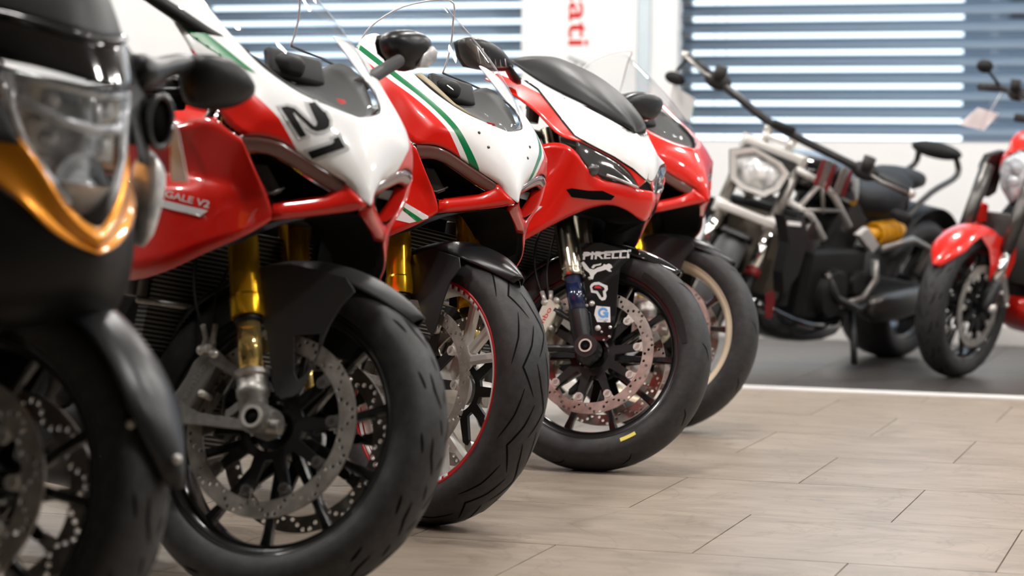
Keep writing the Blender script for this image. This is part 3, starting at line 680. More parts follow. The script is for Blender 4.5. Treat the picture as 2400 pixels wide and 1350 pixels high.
def clip_ons(root, z=.875, x=-.20, cap='black'):
    for s in (-1, 1):
        h = obj('handlebar', tube([(x, s*.10, z+.01), (x-.03, s*.20, z-.005), (x-.085, s*.345, z-.03)], .0115, 14), 'matte', root)
        obj('grip', lathe_ax((x-.040, s*.225, z-.010), (-.045, s*.12, -.02), [(0, .015), (.003, .0175), (.115, .0165), (.118, .019), (.124, .019)], 20), 'rubber', h)
        obj('bar_end', lathe_ax((x-.088, s*.353, z-.031), (-.045, s*.12, -.02), [(0, .014), (.022, .015), (.026, .009)], 18), cap, h, auto=30)
        obj('switchgear', join(box((x-.025, s*.185, z), (.045, .05, .05)), box((x-.015, s*.185, z+.026), (.03, .03, .012))), 'matte', h, bevel=.006)
        obj('lever', tube([(x+.015, s*.165, z+.008), (x+.040, s*.22, z), (x+.018, s*.33, z-.022), (x+.02, s*.35, z-.03)], [.007, .006, .0055, .007], 10), 'satin', h)
        obj('fluid_reservoir', join(lathe_ax((x+.045, s*.16, z+.035), (0, 0, 1), [(0, .017), (.035, .019), (.036, .021), (.046, .021)], 20)), 'smoke', h, auto=30)
    obj('top_yoke', join(plate([(x+.03, 0), (x+.02, .02), (x-.07, .02), (x-.08, 0)], [], -.12, .12)), 'cast', root, mx=Matrix.Translation((0, 0, z+.008)), bevel=.006)
    obj('steering_nut', cyl((x-.02, 0, z+.02), (x-.02, 0, z+.045), .02, 20), 'chrome', root)
    obj('dash_panel', xf(join(box((0, 0, 0), (.02, .13, .06))), Matrix.Translation((x+.085, 0, z+.085)) @ Matrix.Rotation(radians(-25), 4, 'Y')), 'matte', root, bevel=.01)
    obj('bottom_yoke', box((-.155, 0, .70), (.07, .27, .035)), 'matte', root, bevel=.01, mx=None)
def radiators(root):
    obj('water_radiator', join(grid([[(-.24+.05*abs(y)/.17*.0-.30*(.62-z)*.35, y, z) for y in (-.17, -.085, 0, .085, .17)] for z in (.42, .50, .58, .66)])), 'radiator', root, solid=.03, smooth=False)
    pair('radiator_tank', box((-.245, .185, .60), (.045, .03, .19)), 'dark_steel', root, bevel=.006)
    obj('oil_cooler', grid([[(-.20-.06*(.42-z)/.12, y, z) for y in (-.15, 0, .15)] for z in (.26, .31, .36)]), 'radiator', root, solid=.025, smooth=False)
    obj('radiator_rail', join(tube([(-.222, -.195, .502), (-.222, .195, .502)], .006, 8)), 'cast', root)

# ------------------------------------------------------------------ the red and white sport bikes
UP = [
 [(.157, 0, .709), (.153, .006, .712), (.148, .011, .716), (.142, .015, .720), (.136, .018, .725)],
 [(.1545, 0, .728), (.149, .010, .730), (.141, .018, .734), (.131, .025, .739), (.120, .030, .744)],
 [(.148, 0, .752), (.143, .017, .754), (.130, .036, .757), (.113, .053, .761), (.095, .068, .764)],
 [(.131, 0, .80), (.126, .027, .801), (.112, .055, .799), (.090, .083, .795), (.064, .108, .788)],
 [(.093, 0, .864), (.090, .035, .863), (.083, .075, .851), (.066, .112, .834), (.040, .143, .807)],
 [(.043, .077, .884), (.047, .096, .881), (.046, .120, .866), (.035, .152, .838), (.010, .181, .799)],
 [(-.015, .120, .918), (-.012, .137, .917), (-.012, .160, .902), (-.016, .184, .872), (-.030, .198, .817)],
 [(-.06, .134, .948), (-.058, .150, .949), (-.06, .175, .942), (-.064, .197, .922), (-.070, .212, .880)],
 [(-.12, .146, .99), (-.12, .162, .993), (-.12, .186, .99), (-.12, .210, .977), (-.115, .227, .948)],
 [(-.21, .152, 1.056), (-.207, .166, 1.056), (-.20, .190, 1.047), (-.19, .215, 1.032), (-.178, .236, 1.003)]]
SIDE = [
 [(-.006, .158, .785), (.006, .138, .742), (.018, .122, .715), (.026, .112, .694), (.034, .106, .674)],
 [(.010, .181, .791), (.029, .160, .742), (.040, .145, .714), (.048, .134, .690), (.053, .126, .663)],
 [(.004, .185, .795), (.022, .166, .742), (.034, .152, .712), (.042, .142, .684), (.046, .132, .654)],
 [(-.025, .193, .808), (-.016, .180, .748), (-.006, .172, .716), (.002, .178, .688), (.022, .167, .622)],
 [(-.062, .209, .836), (-.055, .192, .760), (-.050, .186, .722), (-.046, .208, .692), (-.030, .196, .594)],
 [(-.106, .226, .812), (-.11, .206, .760), (-.11, .203, .728), (-.108, .232, .698), (-.110, .226, .545)],
 [(-.25, .240, .795), (-.25, .222, .750), (-.25, .222, .722), (-.25, .248, .690), (-.25, .235, .520)],
 [(-.50, .190, .760), (-.50, .200, .710), (-.50, .205, .680), (-.50, .215, .64), (-.52, .20, .54)],
 [(-.66, .13, .72), (-.70, .15, .66), (-.70, .155, .62), (-.70, .16, .58), (-.72, .15, .53)]]
DR = [(.010, .180, .797), (.040, .142, .804), (.064, .107, .785), (.095, .067, .761), (.122, .029, .741)]
DRL = [(.004, .175, .768), (.034, .139, .777), (.056, .105, .759), (.085, .065, .735), (.110, .031, .719)]
LT = [(.029, .159, .740), (.046, .135, .700), (.062, .110, .688), (.090, .071, .702), (.120, .032, .716)]
def _sm(v, a, b): t = max(0, min(1, (v-a)/(b-a))); return t*t*(3-2*t)
def wide(p): w = _sm(p[1], .05, .15)*_sm(p[0], -.12, .0)*_sm(p[2], .67, .75)*(1-_sm(p[2], .86, .95)*.5); return (p[0]+.0175*w, p[1]+.013*w, p[2]-.0015*w)
UP = [[wide(p) for p in r] for r in UP]; SIDE = [[wide(p) for p in r] for r in SIDE]; DR = [wide(p) for p in DR]; DRL = [wide(p) for p in DRL]; LT = [wide(p) for p in LT]
def off(P, dx, dy, dz): return [(p[0]+dx, max(p[1]+dy, 0), p[2]+dz) for p in P]
def v4(n, label, liv, wheelopt, mirrors=True, side_liv='red', caps='black', text=True, tail='gloss'):
    root = thing('motorcycle', label, 'motorcycle', RZ @ BM[n]); ST = STEER[n]; up = {}
    up['nose'] = obj('nose_fairing', both(grid(UP)), liv, root, sub=2, cr=24, solid=.003, inner='matte')
    up['side'] = obj('side_fairing', both(grid(SIDE)), side_liv, root, sub=2, cr=26, solid=.003, inner='satin')
    obj('intake_lip', both(join(grid([[(.030, .108, .694), (.055, .083, .703), (.085, .048, .716)], [(.050, .128, .688), (.076, .092, .697), (.105, .052, .711)],
        [(.053, .127, .663), (.079, .091, .674), (.108, .049, .688)], [(.030, .112, .664), (.055, .078, .674), (.088, .040, .688)]]),
        grid([[(.085, .048, .716), (.100, .038, .728), (.121, .031, .743)], [(.105, .052, .711), (.118, .036, .726), (.134, .021, .729)], [(.108, .049, .688), (.137, .019, .698), (.155, .004, .708)], [(.088, .040, .688), (.105, .015, .695), (.125, .003, .703)]]))), 'red', root, sub=1, cr=15, solid=.002)
    obj('nose_seam', both(tube([(.134, .0215, .7295), (.146, .0125, .719), (.156, .003, .7085)], .0016, 6)), 'black', root) if False else None
    # smoked day-light band over each eye, dark recess and reflector behind
    pair('light_band', grid([off(DR, -.008, -.004, .007), off(DR, -.001, -.001, .001), off(DR, .002, 0, -.004), off(DRL, .004, .002, .006), DRL, off(DRL, -.02, -.012, .004)]), 'brown', root, sub=1)
    hh_ = pair('headlight', grid([off(DRL, -.004, -.002, 0), off(DRL, -.055, -.022, -.004), off(LT, -.070, -.036, .010), off(LT, -.004, -.002, 0)]), 'void', root)
    for s in (-1, 1):
        h = hh_[0 if s == 1 else 1]; K = Matrix.Translation((-.016, -s*.006, 0))
        obj('reflector', xf(loft([[(.004, s*(.160), .758), (.028, s*.128, .760), (.048, s*.102, .716), (.040, s*.118, .704), (.016, s*.150, .722)], [(-.02, s*(.140), .75), (.0, s*.110, .75), (.01, s*.095, .72), (.005, s*.10, .71), (-.01, s*.13, .72)]]), K), 'lensdark', h, smooth=False, bevel=.003)
        obj('projector', xf(lathe_ax((-.012, s*.140, .742), (1, s*.25, 0), [(0, .014), (.016, .015), (.019, .012), (.021, .004)], 20), K), 'smoke', h)
        obj('chrome_strip', xf(tube([(.030, s*.150, .710), (.046, s*.128, .708), (.058, s*.108, .722)], .0026, 8), K), 'smoke', h)
    obj('nose_duct', join(both(grid([[(.125, .0, .700), (.05, .0, .690), (-.03, 0, .69)], [(.10, .035, .686), (.03, .04, .675), (-.05, .04, .67)], [(.052, .112, .660), (-.01, .115, .65), (-.08, .12, .64)], [(.01, .150, .620), (-.06, .16, .60), (-.12, .17, .58)]]))), 'void', root, sub=1)
    # windscreen
    e = [(.060, .050, .876), (.022, .100, .899), (-.07, .1365, .957), (-.19, .141, 1.000), (-.31, .130, 1.036)]
    sp = [(.080, 0, .884), (.049, 0, .926), (-.011, 0, 1.004), (-.078, 0, 1.086), (-.160, 0, 1.168)]
    rows = [[(.094, 0, .866), (.091, .006, .866), (.088, .012, .867), (.085, .016, .868)]]
    for q, p in zip(e, sp):
        row = []
        for t in (0, .36, .72, 1):
            w = 1-t; bl = .016*sin(pi*t)
            row.append((p[0]*w+q[0]*t+bl*.8, q[1]*sin(t*pi/2)**.9, p[2]*(w**.8 if False else cos(t*pi/2)**1.0)*0+p[2]*(1-t**2.0)+q[2]*t**2.0))
        rows.append(row)
    rows[-1] = [(-.168, 0, 1.170), (-.235, .075, 1.140), (-.285, .120, 1.085), (-.31, .130, 1.036)]
    up['screen'] = obj('windscreen', both(grid(rows)), 'glass', root, sub=2)
    ol = [rows[i][-1] for i in range(len(rows))]+list(reversed(rows[-1][:-1]))
    obj('screen_edge', tube(smooth_path([rows[-1][j] for j in (3, 2, 1)]+[rows[-1][0]]+[(q[0], -q[1], q[2]) for q in (rows[-1][1], rows[-1][2], rows[-1][3])], 4), .0021, 6), 'glass_edge', up['screen'])
    for s in (-1, 1): obj('screen_trim', tube(smooth_path([(a+.0, s*(b_+.001), c) for a, b_, c in [rows[i][-1] for i in range(1, 6)]], 4), .0024, 6), 'matte', up['screen'])
    obj('cockpit_cover', both(grid([[(.078, 0, .858), (.060, .040, .868), (.050, .055, .872)], [(.02, 0, .868), (.015, .060, .888), (.010, .100, .902)], [(-.06, 0, .905), (-.06, .08, .93), (-.060, .131, .946)], [(-.14, 0, .93), (-.14, .09, .97), (-.14, .146, 1.003)], [(-.20, 0, .95), (-.20, .10, .97), (-.19, .142, 1.0)]])), 'matte', root, sub=1, solid=.002)
    if n == 'C': obj('cockpit_edge', grid([[(.062, -.048, .8765), (.035, -.030, .880)], [(.008, -.106, .9065), (-.005, -.078, .912)], [(-.055, -.133, .948), (-.06, -.105, .955)], [(-.08, -.138, .965), (-.085, -.118, .972)]]), 'tan', root, solid=.002)
    obj('instrument', join(xf(loft([[(-.016, -.05, -.03), (-.016, .05, -.03), (-.016, .06, .02), (-.016, .03, .04), (-.016, -.03, .04), (-.016, -.06, .02)], [(.025, -.03, -.02), (.025, .03, -.02), (.025, .035, .012), (.025, .018, .025), (.025, -.018, .025), (.025, -.035, .012)]]), Matrix.Scale(.62, 4) @ Matrix.Translation((-.16, -.03, 1.545)))), 'matte', root, bevel=.006)
    # inner frame of the mirror/fairing stay: visible in the gap behind the upper panel
    for s in (-1, 1): obj('fairing_stay', join(tube([(-.05, s*.10, .90), (-.10, s*.17, .86), (-.10, s*.205, .78)], .008, 8), tube([(-.02, s*.08, .86), (-.12, s*.10, .80), (-.2, s*.11, .80)], .010, 8)), 'cast', root)
    obj('wiring', join(*[tube(smooth_path([(-.03-.02*k, -.10-.012*k, .90-.01*k), (-.07, -.14-.01*k, .86-.012*k), (-.09-.01*k, -.12, .80-.02*k), (-.16, -.08-.02*k, .78)]), .004, 6) for k in range(5)]), 'black', root, kind='stuff')
    fork(root, ST, 'v4')
    hose(root, ST, [LW('B', 478, 790, -.10) if n == 'B' else (-.15, -.10, .16), (-.185, -.10, .24), (-.19, -.09, .33), (-.15, -.06, .38), (-.13, -.02, .42)], .0032)
    hose(root, ST, [(-.128, -.10, .155), (-.135, -.10, .22), (-.12, -.09, .30), (-.14, -.04, .40)], .0032)
    for x, z in ((-.140, .125), (-.126, .128)):
        obj('banjo_fitting', join(tube([(x, -.10, z), (x+.0, -.10, z+.018), (x-.012 if x < -.13 else x, -.10, z+.042)], [.0075, .0055, .005], 10), cyl((x-.0, -.113, z-.006), (x, -.09, z-.006), .0085, 12)), 'bolt', root, mx=ST)
    caliper(root, ST, 'cast_dark', 'brembo', 'cast')
    w = wheel(root, ST, **wheelopt)
    side = [(-.062, .283), (-.10, .262), (-.058, .232), (-.050, .200), (-.029, .162), (.001, .071), (.010, .052), (.022, .044), (.046, .050), (.060, .062), (.080, .124), (.088, .160), (.094, .180), (.108, .212), (.132, .243), (.110, .268), (0, .290)]
    if n == 'B': up['guard'] = mudguard(root, ST, 'guard', side, window=V4_WIN, yside=.086)
    else:
        side2 = [(-.10, .262), (-.118, .219), (-.112, .188), (-.06, .178), (-.018, .176), (.000, .150), (.030, .112), (.046, .102), (.052, .112), (.058, .130), (.066, .180), (.078, .222), (.104, .250), (.095, .274), (0, .290)]
        up['guard'] = mudguard(root, ST, 'satin', side2, yside=.086, r0=(.321 if n == 'C' else .312), a0=(50 if n == 'C' else 46))
    clip_ons(root, cap=caps); radiators(root); sport_rear(root, tail=tail)
    if mirrors:
        for s in (-1, 1):
            def Q(px, py, y): p = L('B', px, py, y); return Vector((p.x, s*p.y, p.z))
            m_ = obj('mirror', tube([Q(838, 206, .13), Q(870, 182, .19), Q(935, 142, .30)], [.017, .013, .0125], 14), 'matte', root)
            X0 = -.215; QX = lambda px, py, dx=0: LX('B', px, py, X0, s)+Vector((dx, 0, 0))
            pts = [(900, 97), (905, 78), (932, 68), (972, 68), (1003, 82), (1013, 102), (1010, 136), (985, 160), (952, 172), (932, 164), (924, 142), (906, 126)]
            f = [QX(px, py) for px, py in pts]; cc = sum(f, Vector())/len(f)
            obj('mirror_shell', loft([[cc+(p-cc)*.93+Vector((-.035, 0, 0)) for p in f], [p+Vector((-.010, 0, 0)) for p in f], [cc+(p-cc)*.96+Vector((.008, 0, 0)) for p in f], [cc+(p-cc)*.55+Vector((.030, 0, .006)) for p in f]]), 'satin', m_, sub=1)
            obj('indicator_lens', loft([[QX(px, py, x_) for px, py in ((964, 158), (972, 128), (996, 108), (1008, 122), (1004, 142), (986, 158))] for x_ in (-.01, .026)]), 'lens', m_, bevel=.003)
            obj('mirror_glass', ([cc+(p-cc)*.88+Vector((-.0365, 0, 0)) for p in f], [tuple(range(len(f)))]), 'chrome', m_)
    return root, up
def mx_in(o): return o.matrix_local.copy()

def bolt_at(n, px, py, bvh, root, r=.0035):
    o, d = px_ray(px, py, BM[n].inverted()); d.normalize(); h, nn, _, _ = bvh.ray_cast(o, d)
    if h is None: return
    if nn.dot(d) > 0: nn = -nn
    g = lathe_ax(h-nn*.001, nn, [(0, r), (.002, r*.95), (.0032, r*.6), (.0033, r*.1)], 12); pair('panel_bolt', g, 'dark_steel', root)
# --- first red bike, number 21
B, ub = v4('B', 'red and white sport motorcycle with black number 21 and gold forks', 'livery_plain',
           dict(rim='wheel_black', spokes='ten', tyre='short', ph=-92, button='smoke', disc='steel', rph=6))
bvB = bvh_of([(ub['nose'], Matrix()), (ub['side'], Matrix())])
def T2(s, O, X, Y, bold=0, sub=1): return text_geo(s, O, X, Y, bold, 1, sub)
# racing number: glyph right runs down the nose, glyph up towards the left-hand side of the bike
O2, X2, Y2 = (663, 262), (52, 118), (80, -26)
def number21(grow, m, off_):
    c = (Vector(O2)+Vector(X2)*.5+Vector(Y2)*.5)
    # hand-drawn digits in a 2 x 1 cell each (x across, y up)
    two = [(0, 0), (.92, 0), (.92, .20), (.42, .20), (.86, .58), (.92, .72), (.86, .90), (.70, 1.0), (.22, 1.0), (.04, .88), (.0, .70), (.0, .62), (.24, .62), (.26, .74), (.34, .80), (.58, .80), (.66, .72), (.62, .62), (0, .16)]
    one = [(.30, 0), (.56, 0), (.56, 1.0), (.36, 1.0), (.12, .78), (.12, .62), (.30, .68)]
    return two, one
def put(poly, O, X, Y): return [Vector((O[0]+X[0]*a+Y[0]*b, O[1]+X[1]*a+Y[1]*b)) for a, b in poly]
two, one = number21(0, None, 0)
p2 = put(two, (656, 252), (58, 113), (96, -8)); 
# digits traced where they stand on the panel
p2 = [Vector(p) for p in [(658, 253), (672, 250), (690, 255), (735, 296), (741, 296), (743, 288), (722, 243), (737, 240), (757, 262), (762, 264), (772, 283), (771, 298), (762, 304), (742, 308), (730, 303), (690, 264), (686, 266), (718, 318), (704, 322)]]
p1 = [Vector(p) for p in [(721, 356), (777, 338), (783, 333), (781, 326), (793, 321), (808, 346), (731, 373)]]
def grow(poly, d):
    n = len(poly); A = sum(poly[i-1].cross(poly[i]) for i in range(n)) if False else sum(poly[i-1][0]*poly[i][1]-poly[i][0]*poly[i-1][1] for i in range(n)); s = 1 if A > 0 else -1; o = []
    for i in range(n):
        a = (poly[i]-poly[i-1]).normalized(); b = (poly[(i+1) % n]-poly[i]).normalized()
        na = Vector((a[1], -a[0]))*s; nb = Vector((b[1], -b[0]))*s; m = (na+nb)
        if m.length < .3: m = na
        m.normalize(); o.append(poly[i]+m*d/max(.55, m.dot(na)))
    return o
decal('number_outline', 'B', dense2d([grow(p1, 8)]), bvB, 'greyprint_l' if 'greyprint_l' in M else M.setdefault('greyprint_l', mat('grey_outline', (.50, .50, .50), .5)) and 'greyprint_l', B, .0010)
decal('number_outline', 'B', dense2d([grow(p2, 7)]), bvB, 'greyprint_l', B, .0010)
decal('number_digit', 'B', dense2d([p2]), bvB, 'blackprint', B, .0017)
decal('number_digit', 'B', dense2d([p1]), bvB, 'blackprint', B, .0017)
def at2(x, y): return Vector((x, y))
decal('model_lettering', 'B', T2('PANIGALE V2', (326, 446), (164, 42), (4, -16), .02), bvB, 'clearplate', B)
decal('white_bar', 'B', dense2d([[at2(330, 455), at2(405, 474), at2(488, 494), at2(470, 507), at2(405, 492), at2(330, 472)]]), bvB, 'clearplate', B)
decal('green_flash', 'B', dense2d([[at2(414, 38), at2(432, 44), at2(500, 92), at2(560, 140), at2(600, 172), at2(575, 162), at2(512, 128), at2(455, 90), at2(425, 62)]]), bvB, 'green', B)
decal('screen_emblem', 'B', dense2d([[at2(788, 232), at2(806, 236), at2(810, 243), at2(800, 245), at2(792, 240)]], cell=4), bvh_of([(ub['screen'], Matrix())]), 'redprint', B, .002)

# --- tricolour bike behind it
C_, uc = v4('C', 'red and white sport motorcycle with green stripes and silver wheel with red rim band', 'livery_tri',
            dict(rim='wheel_white', spokes='trident', tyre='long', ph=46, stripe=True, button='bolt', rph=2, dr=(.165, .137)), mirrors=False)
bvC = bvh_of([(uc['nose'], Matrix()), (uc['side'], Matrix())])
decal('white_flash', 'C', dense2d([[at2(905, 512), at2(905, 506), at2(928, 462), at2(1010, 510), at2(990, 516), at2(960, 523), at2(930, 516)]]), bvC, 'clearplate', C_, .0010)
decal('green_flash', 'C', dense2d([[at2(924, 476), at2(930, 474), at2(992, 516), at2(978, 520)]]), bvC, 'green', C_, .0016)
decal('screen_emblem', 'C', dense2d([[at2(1140, 284), at2(1160, 290), at2(1166, 306), at2(1152, 308)]], cell=4), bvh_of([(uc['screen'], Matrix())]), 'redprint', C_, .002)

for q in ((1123, 311), (1145, 345)): bolt_at('C', *q, bvC, C_)
# --- all-red bike at the back of the row
E_, ue = v4('E', 'red sport motorcycle with champagne gold wheel rim, furthest back in the row', 'red',
            dict(rim='wheel_gold', sm='wheel_black', spokes='twin5', tyre='plain', ph=20, button='bolt', rph=0), mirrors=False)
# ------------------------------------------------------------------ the older red bike with the black screen
D_ = thing('motorcycle', 'red sport motorcycle with black screen and white stickers on its black front mudguard', 'motorcycle', RZ @ BM['D']); SD = STEER['D']
def R(px, py, y): p = L('D', px, py, -y); return Vector((p.x, abs(y), p.z))
ud = {}
UPD = [[(1516, 424, 0), (1512, 428, .012), (1505, 434, .02), (1498, 440, .03)], [(1521, 392, 0), (1510, 396, .02), (1492, 400, .04), (1476, 398, .055)], [(1516, 362, 0), (1497, 366, .035), (1470, 370, .065), (1434, 368, .10)],
 [(1505, 335, 0), (1472, 342, .06), (1430, 350, .10), (1382, 343, .15)], [(1490, 312, 0), (1442, 320, .085), (1400, 326, .13), (1350, 328, .195)], [(1448, 290, .065), (1400, 300, .12), (1352, 310, .165), (1318, 322, .205)],
 [(1390, 258, .10), (1350, 275, .145), (1320, 285, .175), (1290, 300, .215)], [(1320, 224, .13), (1300, 240, .16), (1285, 250, .19), (1264, 266, .225)], [(1260, 196, .145), (1245, 208, .17), (1236, 222, .20), (1228, 240, .232)],
 [(1208, 176, .15), (1200, 185, .18), (1195, 198, .21), (1190, 211, .24)], [(1165, 160, .155), (1155, 168, .18), (1145, 176, .21), (1136, 184, .245)]]
UPG = [[R(*q) for q in r] for r in UPD]
for r in UPG: p = r[0]; r.insert(0, Vector((p.x-.012, max(0, p.y-.03), p.z-.012)) if p.y > .04 else p+Vector((-.004, 0, -.001)))
ud['nose'] = obj('nose_fairing', both(grid(UPG)), 'red', D_, sub=2, cr=30, solid=.003, inner='matte')
SDD = [[(1530, 446, 0), (1530, 470, 0), (1522, 495, 0), (1508, 522, 0)], [(1499, 446, .035), (1496, 460, .04), (1489, 480, .04), (1484, 504, .035)], [(1462, 428, .07), (1452, 440, .08), (1446, 456, .085), (1440, 474, .08)],
 [(1405, 424, .12), (1398, 440, .13), (1390, 462, .13), (1380, 487, .12)], [(1374, 396, .165), (1362, 425, .168), (1355, 460, .162), (1340, 505, .15)], [(1347, 345, .198), (1327, 400, .195), (1308, 460, .19), (1288, 530, .185)],
 [(1302, 330, .210), (1282, 390, .206), (1264, 460, .208), (1246, 554, .205)], [(1268, 340, .222), (1242, 400, .222), (1226, 470, .228), (1200, 578, .218)], [(1200, 352, .23), (1185, 420, .232), (1170, 490, .238), (1130, 610, .228)]]
rows = [[R(*q) for q in r] for r in SDD]+[[(-.45, .20, .78), (-.45, .215, .70), (-.47, .22, .62), (-.50, .19, .54)], [(-.60, .13, .74), (-.62, .16, .66), (-.64, .17, .60), (-.66, .13, .54)]]
ud['side'] = obj('side_fairing', both(grid(rows)), 'red', D_, sub=2, solid=.003, inner='satin')
_me = ud['nose'].data; _me.materials.append(M['white'])
_cs = []
for _g in range(len(UPG)-1):
    for _j in (0, 1):
        _c = (UPG[_g][_j]+UPG[_g][_j+1]+UPG[_g+1][_j]+UPG[_g+1][_j+1])/4; _cs += [_c, Vector((_c.x, -_c.y, _c.z))]
for _p in _me.polygons:
    if min((_p.center-_c).length for _c in _cs) < .002: _p.material_index = 2
top = [(1350, 329, .193), (1382, 344, .148), (1434, 370, .098), (1476, 400, .053), (1498, 441, .030)]; bot = [(1350, 353, .190), (1380, 398, .155), (1420, 416, .11), (1466, 430, .066), (1498, 445, .034)]
midr = [((a[0]+b[0])/2+2, (a[1]+b[1])/2, (a[2]+b[2])/2) for a, b in zip(top, bot)]
hls = pair('headlight', grid([[R(*q) for q in top], [R(*q) for q in midr], [R(*q) for q in bot]]), 'lensdark', D_, sub=2, solid=.002)
for s in (-1, 1):
    hl = hls[0 if s == 1 else 1]
    def Rs(px, py, y): p = R(px, py, y); return Vector((p.x, s*p.y, p.z))
    obj('chrome_strip', tube([Rs(1418, 410, .117)+Vector((.006, 0, 0)), Rs(1455, 424, .078)+Vector((.006, 0, 0)), Rs(1492, 440, .042)+Vector((.006, 0, 0))], .0035, 8), 'lens', hl)
    obj('projector', lathe_ax(Rs(1392, 398, .14), (1, s*.2, 0), [(-.01, .018), (.004, .016), (.008, .010), (.009, .002)], 18), 'lensdark', hl)
    obj('reflector_rib', join(*[tube([Rs(1500+k*13, 436-k*10, .02+.0*k), Rs(1505+k*13, 448-k*8, .022)], .003, 6) for k in range(0)]) if False else tube([Rs(1440, 385, .095)+Vector((.008, 0, 0)), Rs(1470, 412, .062)+Vector((.008, 0, 0))], .003, 6), 'smoke', hl)
obj('nose_duct', both(grid([[R(1505, 520, 0), R(1484, 504, .035), R(1440, 474, .08), R(1380, 487, .12)], [(.02, 0, .66), (.0, .04, .66), (-.03, .09, .665), (-.06, .13, .65)], [(-.08, 0, .68), (-.09, .05, .68), (-.1, .1, .67), (-.14, .14, .62)]])), 'void', D_)
sb_ = [(1476, 303, .035), (1440, 282, .068), (1380, 250, .104), (1320, 222, .130), (1258, 190, .146), (1200, 146, .146)]; ss_ = [(1479, 290, 0), (1463, 262, 0), (1430, 220, 0), (1392, 182, 0), (1352, 151, 0), (1300, 133, 0)]
rows = [[R(1491, 312, 0), R(1489, 311, .006), R(1487, 310, .010), R(1485, 308, .014)]]
for q, p in zip(sb_, ss_):
    q = R(*q); p = R(*p); rows.append([(p.x*(1-t)+q.x*t+.018*sin(pi*t), q.y*sin(t*pi/2)**.9, p.z*(1-t*t)+q.z*t*t) for t in (0, .36, .72, 1)])
rows[-1] = [R(1312, 134, 0), R(1278, 131, .06), R(1236, 131, .112), R(1190, 138, .148)]
ud['screen'] = obj('windscreen', both(grid(rows)), 'darkglass', D_, sub=2, solid=.003)
obj('cockpit_cover', both(grid([[(.03, 0, .88), (.02, .05, .89)], [(-.06, 0, .92), (-.08, .11, .95)], [(-.18, 0, .95), (-.2, .14, 1.0)]])), 'matte', D_, solid=.002)
bvD = bvh_of([(ud['nose'], Matrix()), (ud['side'], Matrix())])
wp = [at2(*q) for q in ((1516, 424), (1521, 392), (1516, 362), (1505, 335), (1491, 313), (1478, 298), (1443, 277), (1384, 245), (1324, 216), (1264, 189), (1212, 169), (1200, 168), (1232, 188), (1262, 209), (1292, 247), (1324, 288), (1348, 318), (1382, 337), (1440, 367), (1484, 395))]
decal('white_panel_border', 'D', dense2d([[at2(*q) for q in ((1517, 427), (1521, 392), (1516, 362), (1505, 335), (1491, 313), (1478, 298), (1443, 277), (1384, 245), (1324, 216), (1264, 189), (1212, 169), (1194, 168), (1230, 191), (1259, 211), (1289, 249), (1321, 291), (1346, 321), (1381, 340), (1438, 370), (1483, 399))]]), bvD, 'blackprint', D_, .0010, mirror=True)
decal('white_panel', 'D', dense2d([wp]), bvD, 'white', D_, .0018, mirror=True)
decal('intake_slot', 'D', dense2d([[at2(*q) for q in ((1327, 444), (1340, 441), (1380, 447), (1412, 447), (1441, 460), (1432, 469), (1390, 468), (1340, 462))]]), bvD, 'void', D_, .0012, mirror=2)
decal('white_sticker', 'D', dense2d([[at2(*q) for q in ((1240, 480), (1272, 484), (1222, 526), (1215, 520))]]), bvD, 'clearplate', D_)
decal('sticker_mark', 'D', dense2d([[at2(*q) for q in ((1232, 498), (1244, 491), (1228, 508), (1224, 507))]], cell=3), bvD, 'blackprint', D_, .002)
for q in ((1323, 232), (1418, 268), (1280, 560)): bolt_at('D', *q, bvD, D_)
for s in (-1, 1):
    def Q(px, py, y): p = R(px, py, y); return Vector((p.x, s*p.y, p.z))
    arm = obj('mirror', loft([[Q(px, py, y)+Vector((dx, 0, 0)) for px, py in pp for dx in ((.0,) if True else ())] for y, pp in ((.195, ((1192, 206), (1240, 212), (1226, 188), (1200, 172))), (.235, ((1180, 176), (1222, 190), (1208, 160), (1180, 150))), (.27, ((1172, 150), (1205, 160), (1185, 132), (1165, 130))))]), 'satin', D_, sub=1)
    Q = lambda px, py, y: LX('D', px, py, -.205, -s)
    f = [Q(px, py, .30) for px, py in ((1085, 92), (1100, 84), (1126, 89), (1154, 101), (1178, 121), (1196, 144), (1206, 166), (1188, 168), (1150, 168), (1110, 160), (1092, 130))]; cc = sum(f, Vector())/len(f)
    obj('mirror_shell', loft([[cc+(p-cc)*.9+Vector((-.045, 0, 0)) for p in f], [p+Vector((-.015, 0, 0)) for p in f], [cc+(p-cc)*.99+Vector((.008, 0, 0)) for p in f], [cc+(p-cc)*.7+Vector((.024, 0, 0)) for p in f]]), 'satin', arm, sub=2)
    lens = [(1098, 104), (1124, 110), (1168, 134), (1190, 155), (1176, 160), (1124, 160), (1108, 144)]
    if s == -1: obj('indicator_lens', loft([[Q(px, py, .30)+Vector((x_, 0, 0)) for px, py in lens] for x_ in (.002, .019)]), 'smoke', arm, bevel=.003)
    if s == -1: obj('lens_rib', join(*[tube([Q(1104+k*13, 108+k*6, .30)+Vector((.021, 0, 0)), Q(1112+k*12, 150+k*1.5, .30)+Vector((.021, 0, 0))], .0016, 5) for k in range(6)]), 'lens', arm)
    obj('mirror_glass', ([cc+(p-cc)*.86+Vector((-.0455, 0, 0)) for p in f], [tuple(range(len(f)))]), 'chrome', arm)
fork(D_, SD, '1098'); clip_ons(D_, z=.86, x=-.22); radiators(D_); sport_rear(D_, tank='navy')
M['cream'] = mat('cream_caliper', (.66, .62, .53), .45)
caliper(D_, SD, 'cream', 'brembo', 'redprint', c=(-.130, .062), ang=66)
obj('sensor_cap', ball((-.030, -.118, .052), .010, 8), 'redprint', D_, mx=SD)
wd_ = wheel(D_, SD, rim='wheel_black', spokes='ten', tyre='plain', ph=0, button='bolt', rph=8, dr=(.165, .136))
